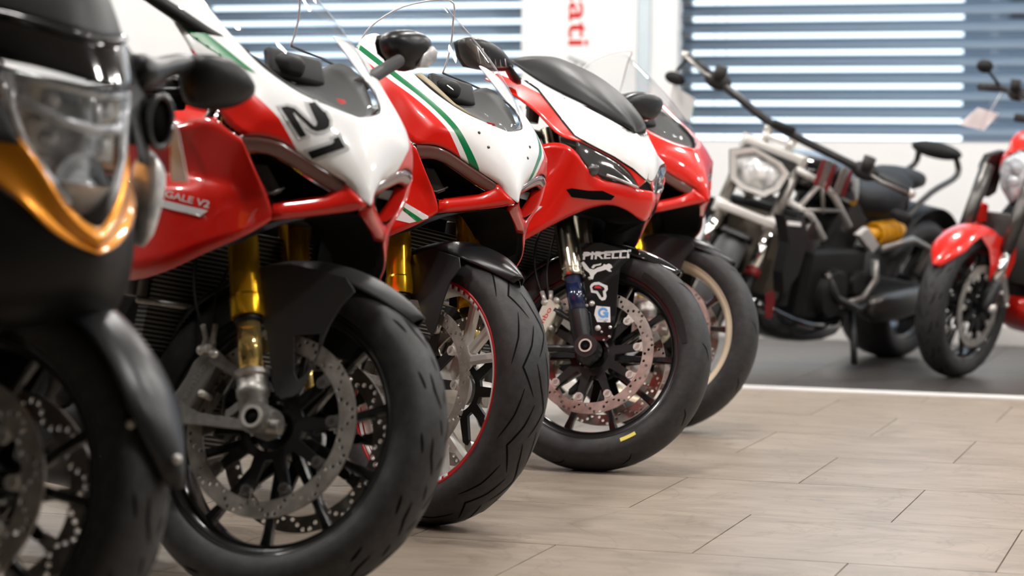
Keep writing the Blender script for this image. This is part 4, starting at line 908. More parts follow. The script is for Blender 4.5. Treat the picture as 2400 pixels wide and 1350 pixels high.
P = arcp(.253, -66, -52, 8)
for nm, a0, a1, m_, r0, r1 in (('tyre_label', -67, -57, 'yellowprint', .242, .252), ('tyre_wear_band', 8, 62, 'black', .236, .251), ('tyre_label', -142, -136, 'tyreprint', .240, .250)):
    n_ = 12; obj(nm, grid([[(q*cos(radians(a0+(a1-a0)*i/n_)), -yy, q*sin(radians(a0+(a1-a0)*i/n_))) for q, yy in ((r0, .0595), ((r0+r1)/2, .0612), (r1, .0622))] for i in range(n_+1)]), m_, wd_)
hose(D_, SD, [(-.135, -.10, .13), (-.17, -.10, .22), (-.17, -.08, .32), (-.12, -.03, .40)]); hose(D_, SD, [(-.12, -.10, .13), (-.135, -.10, .21), (-.13, -.08, .31), (-.12, -.03, .40)])
obj('banjo_fitting', join(cyl((-.128, -.115, .118), (-.128, -.085, .118), .009, 12), tube([(-.128, -.1, .118), (-.142, -.1, .150)], .006, 8), tube([(-.115, -.1, .12), (-.118, -.1, .152)], .006, 8)), 'bolt', D_, mx=SD)
sided = [(-.068, .288), (-.108, .270), (-.072, .232), (-.050, .190), (-.028, .110), (-.006, .045), (.012, .026), (.040, .024), (.054, .040), (.060, .10), (.058, .180), (.060, .225), (.080, .250), (.085, .270), (0, .292)]
gd = mudguard(D_, SD, 'gloss', sided, r0=.312, a0=50, a1=150, yside=.086)
bvG = bvh_of([(gd, Matrix())]+[(c, Matrix()) for c in gd.children])
def dW(name, poly, m_, off_=.0015, cell=6, holes=[]): return decal(name, 'D', dense2d([[at2(*q) for q in poly]], [holes] if holes else [], cell), bvG, m_, D_, off_, frame='W')
# maker's lettering along the top of the mudguard side, bent to follow it
g = text_geo('PIRELLI', (1366, 609), (108, -4), (2, -18), .02, 1, 1); decal('lettering', 'D', g, bvG, 'clearplate', D_, .0015, frame='W')
dW('lettering_bar', [(1366, 595), (1400, 592), (1440, 588), (1479, 586), (1479, 590), (1440, 593), (1400, 597), (1366, 600)], 'clearplate')
# leaping cat
dW('leaping_cat', [(1363, 616), (1368, 613), (1374, 620), (1382, 630), (1392, 632), (1402, 627), (1412, 624), (1416, 619), (1421, 621), (1427, 618), (1433, 621), (1436, 627), (1430, 631), (1434, 637), (1428, 637), (1420, 632), (1408, 636), (1400, 638), (1393, 645), (1390, 655), (1379, 654), (1378, 650), (1384, 648), (1381, 640), (1372, 633), (1366, 624)], 'clearplate', cell=5)
dW('leaping_cat', [(1386, 627), (1391, 621), (1404, 619), (1410, 617), (1408, 622), (1396, 624), (1391, 630)], 'clearplate', cell=5)
dW('pipe_maker_emblem', [(1383, 672), (1386, 666), (1393, 662), (1404, 661), (1414, 666), (1424, 670), (1425, 679), (1420, 685), (1422, 695), (1419, 703), (1411, 705), (1405, 700), (1398, 688), (1386, 686)], 'clearplate', cell=5)
dW('emblem_centre', [(1388, 674), (1393, 669), (1404, 668), (1416, 674), (1418, 679), (1413, 683), (1415, 696), (1411, 698), (1406, 690), (1401, 682), (1391, 681)], 'blackprint', .0022, cell=4)
dW('emblem_bar', [(1393, 676), (1396, 670), (1406, 671), (1412, 677)], 'redprint', .0028, cell=4)
dW('square_sticker', [(1398, 717), (1430, 720), (1431, 756), (1400, 755), (1393, 738), (1395, 727)], 'clearplate')
def ringp(c, r0, r1, a0, a1, n=16): return [(c[0]+r1*cos(radians(a0+(a1-a0)*i/n)), c[1]-r1*sin(radians(a0+(a1-a0)*i/n))) for i in range(n+1)]+[(c[0]+r0*cos(radians(a1+(a0-a1)*i/n)), c[1]-r0*sin(radians(a1+(a0-a1)*i/n))) for i in range(n+1)]
dW('letter_g', ringp((1414, 733), 7, 12, 20, 330)+[], 'blueprint', .0022, cell=4)
dW('letter_g', [(1414, 731), (1427, 732), (1426, 745), (1421, 744), (1421, 737), (1414, 736)], 'blueprint', .0022, cell=4)
decal('lettering', 'D', text_geo('GILLES', (1404, 751), (22, 1), (0, -4), 0, 1, 0), bvG, 'blueprint', D_, .0022, frame='W')
for px, py, r_ in ((1387, 711, 7), (1375, 716, 4), (1401, 769, 7), (1430, 767, 4), (1410, 778, 3), (1428, 789, 3.5), (1415, 797, 2.5), (1382, 652, 4)):
    q = LW('D', px, py, -.0885); r2 = r_/FPX*6.1
    obj('bolt', lathe_ax((q.x, -.0865, q.z), (0, -1, 0), [(0, r2), (.003, r2*.95), (.005, r2*.5), (.0052, .0002)], 14), 'bolt', D_, mx=SD, auto=40)

# ------------------------------------------------------------------ the black and gold tourer nearest the camera
A_ = thing('motorcycle', 'black sport motorcycle with gold trim under its large headlight, nearest the camera', 'motorcycle', RZ @ BM['A']); SA = STEER['A']
def RA(px, py, y, s=-1): p = L('A', px, py, s*y); return Vector((p.x, abs(y), p.z))
# headlight outline (half): top centre, round the outer edge, down to the point
HL = [(.249, 0, .862), (.232, .040, .870), (.200, .078, .878), (.166, .101, .882), (.163, .106, .862), (.176, .098, .815), (.197, .078, .768), (.214, .057, .720), (.228, .033, .688), (.236, .012, .672)]
cx_ = [(.262, 0, .80), (.258, .02, .80), (.245, .050, .81), (.215, .078, .84)]
spineA = [(.249, 0, .862), (.262, 0, .82), (.260, 0, .77), (.250, 0, .72), (.238, 0, .668)]
rowsA = []
for k, (t_, w_, bx) in enumerate(((.866, .098, .168), (.835, .104, .166), (.790, .088, .186), (.745, .067, .205), (.705, .045, .221), (.672, .008, .236))):
    sx = .249+.014*sin(pi*min(1, (k+.3)/5)); z_ = t_
    rowsA.append([(sx+(bx-sx)*(u**1.6), w_*u, z_+(.012*u if k < 2 else .0)) for u in (0, .25, .5, .75, 1)])
hA = obj('headlight', both(grid([[(x-.055, y*.86, z) for x, y, z in r] for r in rowsA])), 'lens', A_, sub=1, solid=.002)
noise_on(M['lens'], 26, (.42, .43, .44), (.95, .95, .95), bump=.6)
obj('headlight_glass', both(grid(rowsA)), 'lens_glass', hA, sub=2)
obj('main_reflector', join(lathe_ax((.165, -.004, .735), (1, -.05, -.08), [(0, .020), (.02, .038), (.040, .042), (.043, .040), (.030, .028), (.036, .018), (.042, .004)], 32)), 'lens', hA, auto=40)
for s in (-1, 1):
    for z_, w_ in ((.842, .034), (.79, .028)):
        obj('reflector_cell', loft([[(.150, s*(.045+a*w_*.8), z_+b*.018) for a, b in ((-1, -1), (1, -1), (1, 1), (-1, 1))], [(.205-.03, s*(.045+a*w_), z_+b*.022) for a, b in ((-1, -1), (1, -1), (1, 1), (-1, 1))]]), 'cell', hA, smooth=False, bevel=.003)
        obj('bulb', ball((.178, s*.045, z_), .013, 10), 'lens', hA)
obj('chrome_bar', join(tube([(.155, -.10, .842), (.205, -.05, .812), (.222, 0, .805), (.205, .05, .812), (.155, .10, .842)], .0075, 10), tube([(.158, -.098, .868), (.205, -.05, .858), (.228, 0, .852), (.205, .05, .858), (.158, .098, .868)], .006, 10), tube([(.215, 0, .852), (.222, 0, .80)], .006, 8)), 'lens', hA)
for s in (-1, 1): obj('side_reflector', tube([(.155, s*.10, .872), (.160, s*.098, .82), (.18, s*.085, .775), (.20, s*.06, .735), (.22, s*.035, .70)], [.009, .008, .006, .007, .005], 10), 'lens', hA)
# gold surround: bright lip under the lamp, sweeping back along the side
up_ = [(.240, 0, .670), (.229, .022, .684), (.216, .050, .712), (.196, .076, .760), (.172, .096, .795), (.12, .125, .83), (.04, .175, .86), (-.08, .225, .88)]
lo_ = [(.252, 0, .648), (.238, .028, .662), (.222, .056, .694), (.203, .082, .744), (.176, .103, .782), (.125, .135, .815), (.045, .186, .845), (-.08, .232, .865)]
cr_ = [(.248, 0, .640), (.236, .034, .648), (.222, .066, .665), (.206, .094, .692), (.180, .118, .718), (.135, .150, .745), (.06, .196, .765), (-.08, .238, .78)]
obj('gold_trim', both(grid([up_, [(a[0]*.5+b[0]*.5+.004, a[1]*.5+b[1]*.5, a[2]*.5+b[2]*.5) for a, b in zip(up_, lo_)], lo_, [(a[0]*.5+b[0]*.5-.010, a[1]*.5+b[1]*.5-.004, a[2]*.5+b[2]*.5) for a, b in zip(lo_, cr_)], cr_])), 'orange', A_, sub=2, solid=.003)
# black cowl over the lamp up to the screen
cow = [[(.249, 0, .862), (.230, .042, .870), (.198, .080, .879), (.164, .104, .884), (.10, .14, .892), (.03, .185, .90), (-.08, .23, .91)],
       [(.238, 0, .890), (.215, .045, .895), (.185, .085, .902), (.150, .112, .908), (.09, .15, .918), (.02, .19, .93), (-.08, .225, .945)],
       [(.214, 0, .926), (.195, .045, .932), (.160, .088, .942), (.125, .118, .950), (.07, .152, .965), (0, .185, .985), (-.10, .215, 1.0)]]
obj('nose_fairing', both(grid(cow)), 'gloss', A_, sub=2, solid=.003)
scr = [cow[-1][:6], [(.185, 0, .990), (.165, .045, .995), (.130, .088, 1.002), (.095, .115, 1.01), (.04, .142, 1.02), (-.03, .165, 1.03)], [(.120, 0, 1.075), (.10, .05, 1.076), (.06, .092, 1.074), (.02, .115, 1.072), (-.03, .138, 1.07), (-.09, .15, 1.07)], [(.0, 0, 1.15), (-.02, .06, 1.148), (-.05, .10, 1.14), (-.08, .12, 1.13), (-.11, .135, 1.12), (-.15, .145, 1.10)]]
scA = obj('windscreen', both(grid(scr)), 'darkglass', A_, sub=2, solid=.003)
obj('screen_seam', both((lambda g: g)(tube([(x+.003, y, z+.002) for x, y, z in cow[-1][:6]], .0035, 6))), 'greypaint', A_)
# lower front cowl, ram-air mouths and sides
low = [[(.246, 0, .642), (.234, .034, .646), (.205, .094, .690), (.135, .150, .743), (.06, .196, .763), (-.08, .236, .778), (-.30, .25, .79)],
       [(.235, 0, .605), (.222, .055, .608), (.192, .115, .635), (.125, .172, .66), (.05, .218, .68), (-.08, .256, .69), (-.32, .27, .68)],
       [(.190, 0, .560), (.180, .075, .560), (.152, .135, .570), (.095, .185, .58), (.02, .232, .58), (-.10, .268, .57), (-.36, .275, .53)],
       [(.105, 0, .535), (.095, .085, .530), (.070, .145, .525), (.025, .190, .51), (-.04, .235, .48), (-.16, .262, .44), (-.42, .26, .36)],
       [(.0, 0, .53), (.0, .10, .52), (-.02, .15, .50), (-.06, .19, .46), (-.12, .215, .38), (-.25, .235, .30), (-.5, .22, .22)]]
obj('front_cowl', both(grid(low)), 'black', A_, sub=2, solid=.003)
sidep = [[(-.08, .236, .86), (-.08, .238, .82), (-.08, .238, .775)], [(-.25, .25, .86), (-.25, .26, .82), (-.30, .252, .79)], [(-.5, .2, .80), (-.5, .22, .76), (-.5, .22, .70)]]
obj('side_fairing', both(grid(sidep)), 'gloss', A_, sub=1, solid=.003)
for s in (-1, 1):
    # ram-air intake beside the lamp, with its rim; position lamp below
    c = Vector(L('A', 372, 285, .165)); c.y = s*abs(c.y)
    obj('ram_air_intake', loft([[c+Vector((0, s*a*.020, b*.034)) for a, b in [(cos(2*pi*k/14), sin(2*pi*k/14)) for k in range(14)]], [c+Vector((-.09, s*a*.020, b*.034)) for a, b in [(cos(2*pi*k/14), sin(2*pi*k/14)) for k in range(14)]]]), 'void', A_)
    obj('intake_rim', tube([c+Vector((.004, s*.022*cos(2*pi*k/20), .037*sin(2*pi*k/20))) for k in range(21)], .0045, 8), 'greypaint', A_)
    pl = [LX('A', px, py, .10) for px, py in ((375, 330), (408, 372), (414, 420), (398, 500), (372, 590), (352, 600), (350, 520), (352, 420), (362, 360))]
    pl = [Vector((p.x-.02, s*abs(p.y), p.z)) for p in pl]; cc = sum(pl, Vector())/len(pl)
    obj('position_lamp', loft([[cc+(p-cc)*.9+Vector((-.04, 0, 0)) for p in pl], pl, [cc+(p-cc)*.6+Vector((.016, 0, 0)) for p in pl]]), 'lens', A_, sub=1)
    st = [Vector(L('A', px, py, y)) for px, py, y in ((300, 165, .155), (345, 180, .19), (390, 152, .26), (450, 148, .33))]; st = [Vector((p.x, s*abs(p.y), p.z)) for p in st]
    ma = obj('mirror', tube(st, [.040, .024, .016, .018], 14), 'satin', A_, sub=1)
    f = [LX('A', px, py, .035) for px, py in ((438, 135), (455, 122), (520, 128), (545, 140), (578, 175), (600, 212), (588, 235), (545, 258), (480, 262), (450, 248), (436, 200))]; f = [Vector((p.x, s*abs(p.y), p.z)) for p in f]; cc = sum(f, Vector())/len(f)
    obj('mirror_shell', loft([[cc+(p-cc)*.93+Vector((-.035, 0, 0)) for p in f], [p+Vector((-.010, 0, 0)) for p in f], [cc+(p-cc)*.97+Vector((.010, 0, 0)) for p in f], [cc+(p-cc)*.6+Vector((.035, 0, .004)) for p in f]]), 'black', ma, sub=1)
    obj('mirror_glass', ([cc+(p-cc)*.78+Vector((-.0355, 0, 0)) for p in f], [tuple(range(len(f)))]), 'chrome', ma)
    sh = [[Vector(L('A', px, py, y)) for px, py, y in r] for r in (((250, 62, .135), (262, 110, .125), (290, 200, .12), (318, 300, .115), (330, 380, .105)), ((285, 85, .165), (310, 130, .160), (330, 200, .155), (342, 300, .15), (345, 385, .14)), ((300, 110, .19), (330, 150, .19), (338, 220, .185), (350, 310, .18), (352, 390, .17)))]
    sh = [[Vector((p.x, s*abs(p.y), p.z)) for p in r] for r in sh]
    obj('shoulder_panel', grid(sh), 'greypaint' if False else 'matte', A_, sub=2, solid=.004)
fork(A_, SA, 'black'); caliper(A_, SA, 'black'); clip_ons(A_, z=.92, x=-.25); sport_rear(A_, tank='gloss', tail='gloss')
wheel(A_, SA, rim='wheel_black', spokes='twin5', tyre='short', ph=-60, button='bolt', dr=(.157, .122), rph=4)
sidea = [(-.09, .270), (-.11, .255), (-.075, .215), (-.045, .130), (-.02, .10), (.01, .12), (.05, .20), (.09, .235), (.16, .232), (.10, .272), (0, .290)]
mudguard(A_, SA, 'satin', sidea, r0=.328, a0=4, a1=160, halfw=.078, yside=.086)
for px, py in ((418, 1077), (310, 995)):
    q = LW('A', px, py, -.05 if px < 400 else -.02); obj('bolt', ball((q.x, q.y-.004, q.z), .0065, 8), 'bolt', A_, mx=SA)
card = obj('price_card', ([Vector(L('A', px, py, .235)) for px, py in ((413, 288), (441, 428), (400, 426), (398, 330))], [(0, 1, 2, 3)]), 'paper', None, solid=.0008, smooth=False); card.matrix_world = RZ @ BM['A']
tag(card, 'white card hanging at the side of the black and gold motorcycle', 'card')
# ------------------------------------------------------------------ black cruiser with the trellis frame, by the window
F_ = thing('motorcycle', 'black muscle cruiser with silver trellis frame and wide handlebar, standing on the dark floor', 'motorcycle', RZ @ BM['F']); SF = STEER['F']
def LF(px, py, y): return Vector(L('F', px, py, y))
def SW(px, py, x0, k=0.):
    o, d_ = px_ray(px, py, WM['F'].inverted()); t = (x0-k*o.z-o.x)/(d_.x+k*d_.z); return o+t*d_
wheel(F_, SF, rim='wheel_black', spokes='twin5', tyre='short', ph=10, button='smoke', tread=False)
FK = .35; fz = lambda z, s: Vector((-FK*z, s*.108, z)); ZB, ZC = .385, .660
for s in (-1, 1):
    obj('fork_lower', tube([fz(-.03, s), fz(.0, s), fz(.10, s), fz(.175, s)], [.02, .030, .027, .025], 16), 'black', F_, mx=SF)
    obj('fork_slider', tube([fz(.17, s), fz(ZB, s)], [.0265, .0265], 16), 'chrome', F_, mx=SF); obj('fork_ring', tube([fz(.165, s), fz(.195, s)], [.032, .032], 16), 'darkred', F_, mx=SF)
    obj('fork_tube', tube([fz(ZB, s), fz(ZC, s)], [.025, .025], 16), 'cast', F_, mx=SF)
    obj('axle_end', cyl((0, s*.10, 0), (0, s*.14, 0), .02, 16), 'bolt', F_, mx=SF)
    obj('brake_caliper', box((-.13, s*.10, .05), (.05, .045, .12), (0, radians(25), 0)), 'satin', F_, mx=SF, bevel=.01)
q = fz(ZB, 1); b = q; c = fz(ZC, 1)
for q, nm in ((b, 'lower_yoke'), (c, 'upper_yoke')):
    obj(nm, join(box((q.x+.02, 0, q.z), (.05, .25, .035)), *[cyl((q.x, s*.108, q.z-.035), (q.x, s*.108, q.z+.025), .034, 20) for s in (-1, 1)]), 'alloy', F_, mx=SF, bevel=.006)
for s in (-1, 1): obj('bar_riser', join(tube([(c.x+.0, s*.052, c.z+.01), (c.x-.01, s*.052, c.z+.07)], [.018, .016], 14), cyl((c.x-.01, s*.035, c.z+.075), (c.x-.01, s*.072, c.z+.075), .020, 16)), 'alloy', F_, mx=SF)
obj('riser_plate', box((c.x+.02, 0, c.z+.042), (.015, .11, .016)), 'alloy', F_, mx=SF, bevel=.003)
obj('instrument', box((c.x-.0, 0, c.z+.10), (.05, .10, .035)), 'black', F_, mx=SF, bevel=.01)
obj('mudguard', grid([[(.318*cos(radians(a)), y, .318*sin(radians(a))) for y in (-.06, -.04, 0, .04, .06)] for a in range(72, 125, 8)]), 'black', F_, mx=SF, solid=.004)
hp = [SW(px, py, x0) for px, py, x0 in ((1612, 134, -.36), (1665, 175, -.30), (1735, 232, -.25), (1800, 284, -.23), (1868, 322, -.23), (1960, 368, -.25), (2050, 412, -.30), (2128, 450, -.36))]
hb = obj('handlebar', tube(smooth_path(hp, 4), .017, 12), 'satin', F_, mx=SF)
for s, i0, i1 in ((-1, 1, 0), (1, -2, -1)):
    a, b2 = hp[i0], hp[i1]; obj('grip', tube([a, b2], [.019, .018], 14), 'rubber', hb); obj('bar_end', tube([b2, b2+(b2-a).normalized()*.03], [.019, .014], 14), 'bolt', hb)
    m2 = hp[i0]*.75+hp[i0+(1 if s < 0 else -1)]*.25; obj('switchgear', join(ball(m2, .042, 8, (1, 1.4, .9)), cyl(m2+Vector((.02, 0, .0)), m2+Vector((.03, 0, .06)), .026, 16)), 'matte', hb)
    obj('lever', tube([m2+Vector((.03, 0, 0)), m2+(b2-a)*.5+Vector((.055, 0, -.01)), b2+Vector((.035, 0, -.005))], [.008, .006, .008], 8), 'cast', hb)
    obj('mirror', join(tube([b2, b2+Vector((.02, s*.02, -.07))], .007, 8), ball(b2+Vector((.02, s*.015, -.10)), .045, 8, (.35, 1, .6))), 'black', hb)
# headlight with pale horseshoe band
pts = [(1712, 352), (1768, 344), (1832, 382), (1852, 408), (1828, 446), (1792, 462), (1735, 442), (1712, 418)]
hc = [SW(px, py, -.11) for px, py in pts]; xm = -.14
hc = [Vector((xm+.03, p.y, p.z)) for p in hc]; cc = sum(hc, Vector())/8; sc = lambda k, dx: [cc+(p-cc)*k+Vector((dx, 0, 0)) for p in hc]
hh = obj('headlight', loft([sc(.45, -.12), sc(.9, -.07), sc(1.02, -.01), sc(1.04, .02)]), 'black', F_, mx=SF, bevel=.004)
obj('light_ring', loft([sc(1.0, .018), sc(.98, .032), sc(.80, .030), sc(.76, .020), sc(1.0, .018)], cap=False), 'alloy', hh, auto=35)
obj('reflector', loft([sc(.77, .021), sc(.3, .0215)]), 'lens', hh); obj('lens_bowl', ball(cc+Vector((.02, 0, 0)), .046, 10, (.4, 1.1, .9)), 'lens', hh)
obj('number_panel', ([SW(1752, 338, -.17), SW(1868, 384, -.17), SW(1852, 408, -.17), SW(1735, 356, -.17)], [(0, 1, 2, 3)]), 'matte', F_, mx=SF, solid=.015, smooth=False)
ct = obj('price_card', ([L('F', *q) for q in ((1575, 196, -.50), (1630, 232, -.46), (1617, 285, -.46), (1565, 262, -.50))], [(0, 1, 2, 3)]), 'paper', None, solid=.0008, smooth=False); ct.matrix_world = RZ @ BM['F']
obj('card_corner', ([L('F', *q) for q in ((1629, 244, -.462), (1616, 287, -.462), (1602, 278, -.474))], [(0, 1, 2)]), 'cyan', ct, solid=.003, smooth=False, offset=0)
tag(ct, 'white card with a teal corner hanging from the wide handlebar of the black cruiser', 'card')
# bodywork and engine, left-hand side traced, right-hand side its mirror
def pan(name, pts, y, m, th=.012, back=None, par=F_, two=True, LL=LF, bev=.003):
    P = [LL(px, py, (y if not isinstance(y, (list, tuple)) else y[i])) for i, (px, py) in enumerate(pts)]
    g = loft([P, [p-Vector((0, th, 0)) for p in P]]); return (pair if two else obj)(name, g, m, par, smooth=False, bevel=bev)
def tb(name, pts, r, m, par=F_, two=False, LL=LF):
    P = [LL(*q) for q in pts]; g = tube(P, r, 12)
    if not two: return obj(name, g, m, par)
    for s in (1, -1): o = obj(name, g if s == 1 else mir(g), m, par)
    return o
rc = [(1728, 508, -.16), (1842, 512, .16), (1850, 640, .17), (1800, 672, .10), (1745, 655, -.05), (1722, 640, -.14)]
RP = [LF(px, py, y) for px, py, y in rc]; xr = sum(p.x for p in RP)/len(RP)
obj('radiator', box((-.32, 0, .51), (.045, .31, .34)), mat('radiator_core', (.16, .135, .105), .6, .3), F_, bevel=.006)
obj('radiator_frame', join(box((-.315, 0, .33), (.055, .34, .028)), box((-.315, 0, .69), (.055, .33, .03)), *[box((-.315, s*.160, .51), (.055, .02, .36)) for s in (-1, 1)]), 'black', F_, bevel=.005)
pan('radiator_shroud', [(1838, 505), (1888, 520), (1896, 565), (1872, 645), (1838, 690), (1836, 640), (1850, 570)], .20, 'satin', .05)
pan('shroud_badge', [(1846, 518), (1878, 522), (1878, 531), (1846, 528)], .203, 'paper', .003, two=False)
tb('trellis_tube', [(1868, 398, .10), (1925, 428, .14), (1955, 460, .17), (1990, 530, .18)], .014, 'alloy', two=True)
tb('trellis_tube', [(1922, 430, .14), (1876, 482, .12)], .011, 'alloy', two=True); tb('trellis_tube', [(1846, 472, .10), (1900, 505, .14), (1930, 560, .17)], .015, 'alloy', two=True)
tb('trellis_tube', [(1926, 434, .145), (1930, 500, .16)], .008, 'cast', two=True); tb('trellis_tube', [(1880, 492, .13), (1968, 494, .18)], .008, 'cast', two=True)
pc = [LF(x, y_, .0) for x, y_ in ((1895, 355), (1960, 345), (2030, 400), (2050, 470), (1990, 500), (1920, 440), (1890, 385))]
obj('fuel_tank', loft([sup(-.40, .83, .07, .05), sup(-.48, .84, .14, .08), sup(-.64, .83, .180, .10), sup(-.80, .79, .16, .10), sup(-.94, .72, .10, .08)]), 'gloss', F_, sub=1)
for k, (a, m_) in enumerate((((1928, 372), 'darkred'), ((1937, 376), 'cast'), ((1953, 384), 'darkred'), ((1992, 398), 'darkred'), ((1976, 392), 'cast'))):
    w_ = 7 if m_ == 'darkred' else 14
    tk = [LF(a[0], a[1], .184), LF(a[0]+w_, a[1]+4, .186), LF(a[0]+w_-22, a[1]+66, .186), LF(a[0]-22, a[1]+58, .182)]; pair('tank_stripe', (tk, [(0, 1, 2, 3)]), m_, F_, solid=.003, smooth=False)
obj('rider_seat', loft([sup(-.86, .74, .10, .05), sup(-.95, .73, .16, .07), sup(-1.12, .73, .19, .08), sup(-1.25, .77, .17, .09), sup(-1.33, .82, .13, .06)]), 'seat', F_, sub=1)
obj('passenger_seat', loft([sup(-1.27, .80, .12, .05), sup(-1.38, .83, .13, .045), sup(-1.55, .83, .10, .04)]), 'seat', F_, sub=1)
bk = [LF(x, y_, 0) for x, y_ in ((2158, 338), (2192, 330), (2228, 336), (2236, 352), (2222, 374), (2175, 376), (2156, 358))]; cb = sum(bk, Vector())/7
obj('backrest_pad', loft([[Vector((cb.x+dx, .13*cos(2*pi*k/12), cb.z+.040*sin(2*pi*k/12))) for k in range(12)] for dx in (-.03, .0, .035)]), 'seat', F_, sub=1)
for s in (-1, 1): obj('backrest_stay', tube(smooth_path([(cb.x+.0, s*.09, cb.z), (cb.x-.03, s*.11, cb.z-.09), (-1.52, s*.115, .78), (-1.30, s*.12, .66)], 4), .014, 10), 'dark_steel', F_)
obj('rear_mudguard', grid([[(-1.60+.385*cos(radians(a)), y, .33+.385*sin(radians(a))) for y in (-.13, -.11, 0, .11, .13)] for a in range(35, 150, 8)]), 'black', F_, solid=.006)
rear_wheel(F_, -1.60, R=.335, w=2.0)
obj('engine', join(box((-.72, 0, .40), (.50, .32, .30)), xf(box((0, 0, 0), (.20, .24, .30)), Matrix.Translation((-.50, 0, .55)) @ Matrix.Rotation(radians(42), 4, 'Y')), xf(box((0, 0, 0), (.22, .26, .30)), Matrix.Translation((-.80, 0, .60)) @ Matrix.Rotation(radians(-35), 4, 'Y'))), 'engine', F_, smooth=False, bevel=.025)
for s in (-1, 1):
    obj('crankcase_cover', join(cyl((-.68, s*.15, .36), (-.68, s*.195, .36), .11, 30, .10), cyl((-.90, s*.15, .40), (-.90, s*.18, .40), .06, 24, .05)), 'engine', F_, auto=30, bevel=.004)
    obj('cylinder_cover', xf(cyl((0, s*.13, 0), (0, s*.16, 0), .07, 24), Matrix.Translation((-.46, 0, .60))), 'dark_steel', F_, bevel=.004)
tb('exhaust_pipe', [(1935, 640, .17), (1960, 700, .20), (2010, 725, .20), (2060, 700, .20)], .018, 'dark_steel'); tb('exhaust_pipe', [(2050, 610, .18), (2052, 655, .19), (2020, 700, .19), (1960, 718, .18)], .016, 'cast')
obj('belly_pan', loft([sup(-.26, .30, .10, .05), sup(-.34, .24, .15, .08), sup(-.55, .20, .20, .07), sup(-.85, .20, .18, .06), sup(-1.0, .24, .10, .04)]), 'gloss', F_, sub=1)
pan('belly_stripe', [(1795, 690), (1812, 680), (1818, 700), (1808, 748), (1794, 744)], .165, 'darkred', .003, two=False)
pan('shock_mount', [(2014, 552), (2036, 534), (2062, 575), (2046, 594)], .18, 'alloy', .03, two=False)
a = LF(2046, 548, .14); b = LF(2096, 540, .14); dd = b-a; u1 = dd.normalized().orthogonal().normalized(); u2 = dd.normalized().cross(u1)
obj('shock_spring', tube([a+dd*(i/90)+.042*(cos(2*pi*5*i/90)*u1+sin(2*pi*5*i/90)*u2) for i in range(91)], .010, 8), 'amber', F_); obj('shock_body', tube([a-dd*.3, b+dd*.3], .028, 14), 'amber', F_)
tb('swingarm', [(2064, 584, .17), (2138, 562, .17), (2180, 582, .17), (2148, 642, .17)], .018, 'cast')
pair('swingarm_beam', (loft([[(-.85, .15+a_*.02, .40+b_*.05) for a_, b_ in ((-1, -1), (1, -1), (1, 1), (-1, 1))], [(-1.62, .16+a_*.02, .335+b_*.035) for a_, b_ in ((-1, -1), (1, -1), (1, 1), (-1, 1))]])), 'black', F_, smooth=False, bevel=.008)
obj('silencer', loft([sup(-.95, .30, .06, .06, y=.19), sup(-1.10, .30, .075, .075, y=.20), sup(-1.38, .33, .07, .07, y=.20), sup(-1.42, .33, .05, .05, y=.20)]), 'dark_steel', F_, sub=1)
tb('side_stand', [(1996, 735, .20), (2000, 790, .28), (2002, 852, .335)], .014, 'black')
obj('number_light', box((-1.98, 0, .50), (.03, .2, .14)), 'black', F_, bevel=.004)
obj('rear_light_arm', tube([(-1.62, .14, .33), (-1.85, .12, .42), (-1.98, 0, .48)], .012, 8), 'black', F_)

# ------------------------------------------------------------------ red naked bike cut by the right edge of the photo
G_b = thing('motorcycle', 'red and black naked motorcycle with red front mudguard, by the window at the right edge', 'motorcycle', RZ @ BM['G']); SG = STEER['G']
def LG(px, py, y): return Vector(L('G', px, py, y))
def GW(px, py, y): return Vector(LW('G', px, py, y))
wheel(G_b, SG, rim='wheel_black', spokes='ten', tyre='short', ph=5, button='bolt', disc='steel')
gs = [GW(px, py, .086) for px, py in ((2300, 556), (2335, 548), (2382, 580), (2378, 615), (2362, 650), (2342, 676), (2318, 662), (2322, 620), (2318, 585))]
mudguard(G_b, SG, 'red', [(p.x, p.z) for p in gs], r0=.325, a0=30, a1=125, halfw=.078, yside=.086)
a = GW(2350, 745, .105); b = GW(2352, 690, .105); c = GW(2372, 625, .105); e = GW(2398, 560, .105)
dgn = (Vector((e.x, 0, e.z))-Vector((b.x, 0, b.z))).normalized()
for s in (-1, 1):
    q0 = Vector((0, s*.105, 0)); ax = Vector((dgn.x, 0, dgn.z))
    obj('fork_lower', lathe_ax(q0-ax*.02, ax, [(0, .02), (.02, .030), (.12, .029), (.13, .025)], 20), 'satin', G_b, mx=SG)
    obj('fork_slider', lathe_ax(q0+ax*.10, ax, [(0, .0235), (.16, .0235)], 20), 'chrome', G_b, mx=SG); obj('fork_upper_tube', lathe_ax(q0+ax*.25, ax, [(0, .029), (.35, .029)], 20), 'dark_steel', G_b, mx=SG)
    obj('axle_end', cyl((0, s*.10, 0), (0, s*.142, 0), .018, 16), 'bolt', G_b, mx=SG)
caliper(G_b, SG, 'cast', c=(-.13, .07), ang=60)
h0 = GW(2378, 410, -.0); xh = q0.x
hp2 = [GW(px, py, y) for px, py, y in ((2345, 372, -.06), (2385, 350, .0), (2440, 372, .08), (2440, 440, .08), (2395, 482, .0), (2345, 440, -.055), (2334, 400, -.07))]
cc = sum(hp2, Vector())/7; hp2 = [Vector((cc.x, p.y*1.05, p.z)) for p in hp2]; cc = sum(hp2, Vector())/7
sg = lambda k, dx: [cc+(p-cc)*k+Vector((dx, 0, 0)) for p in hp2]
hg = obj('headlight', loft([sg(.5, -.12), sg(.92, -.06), sg(1.04, 0), sg(1.04, .015)]), 'black', G_b, mx=SG, sub=0, bevel=.006)
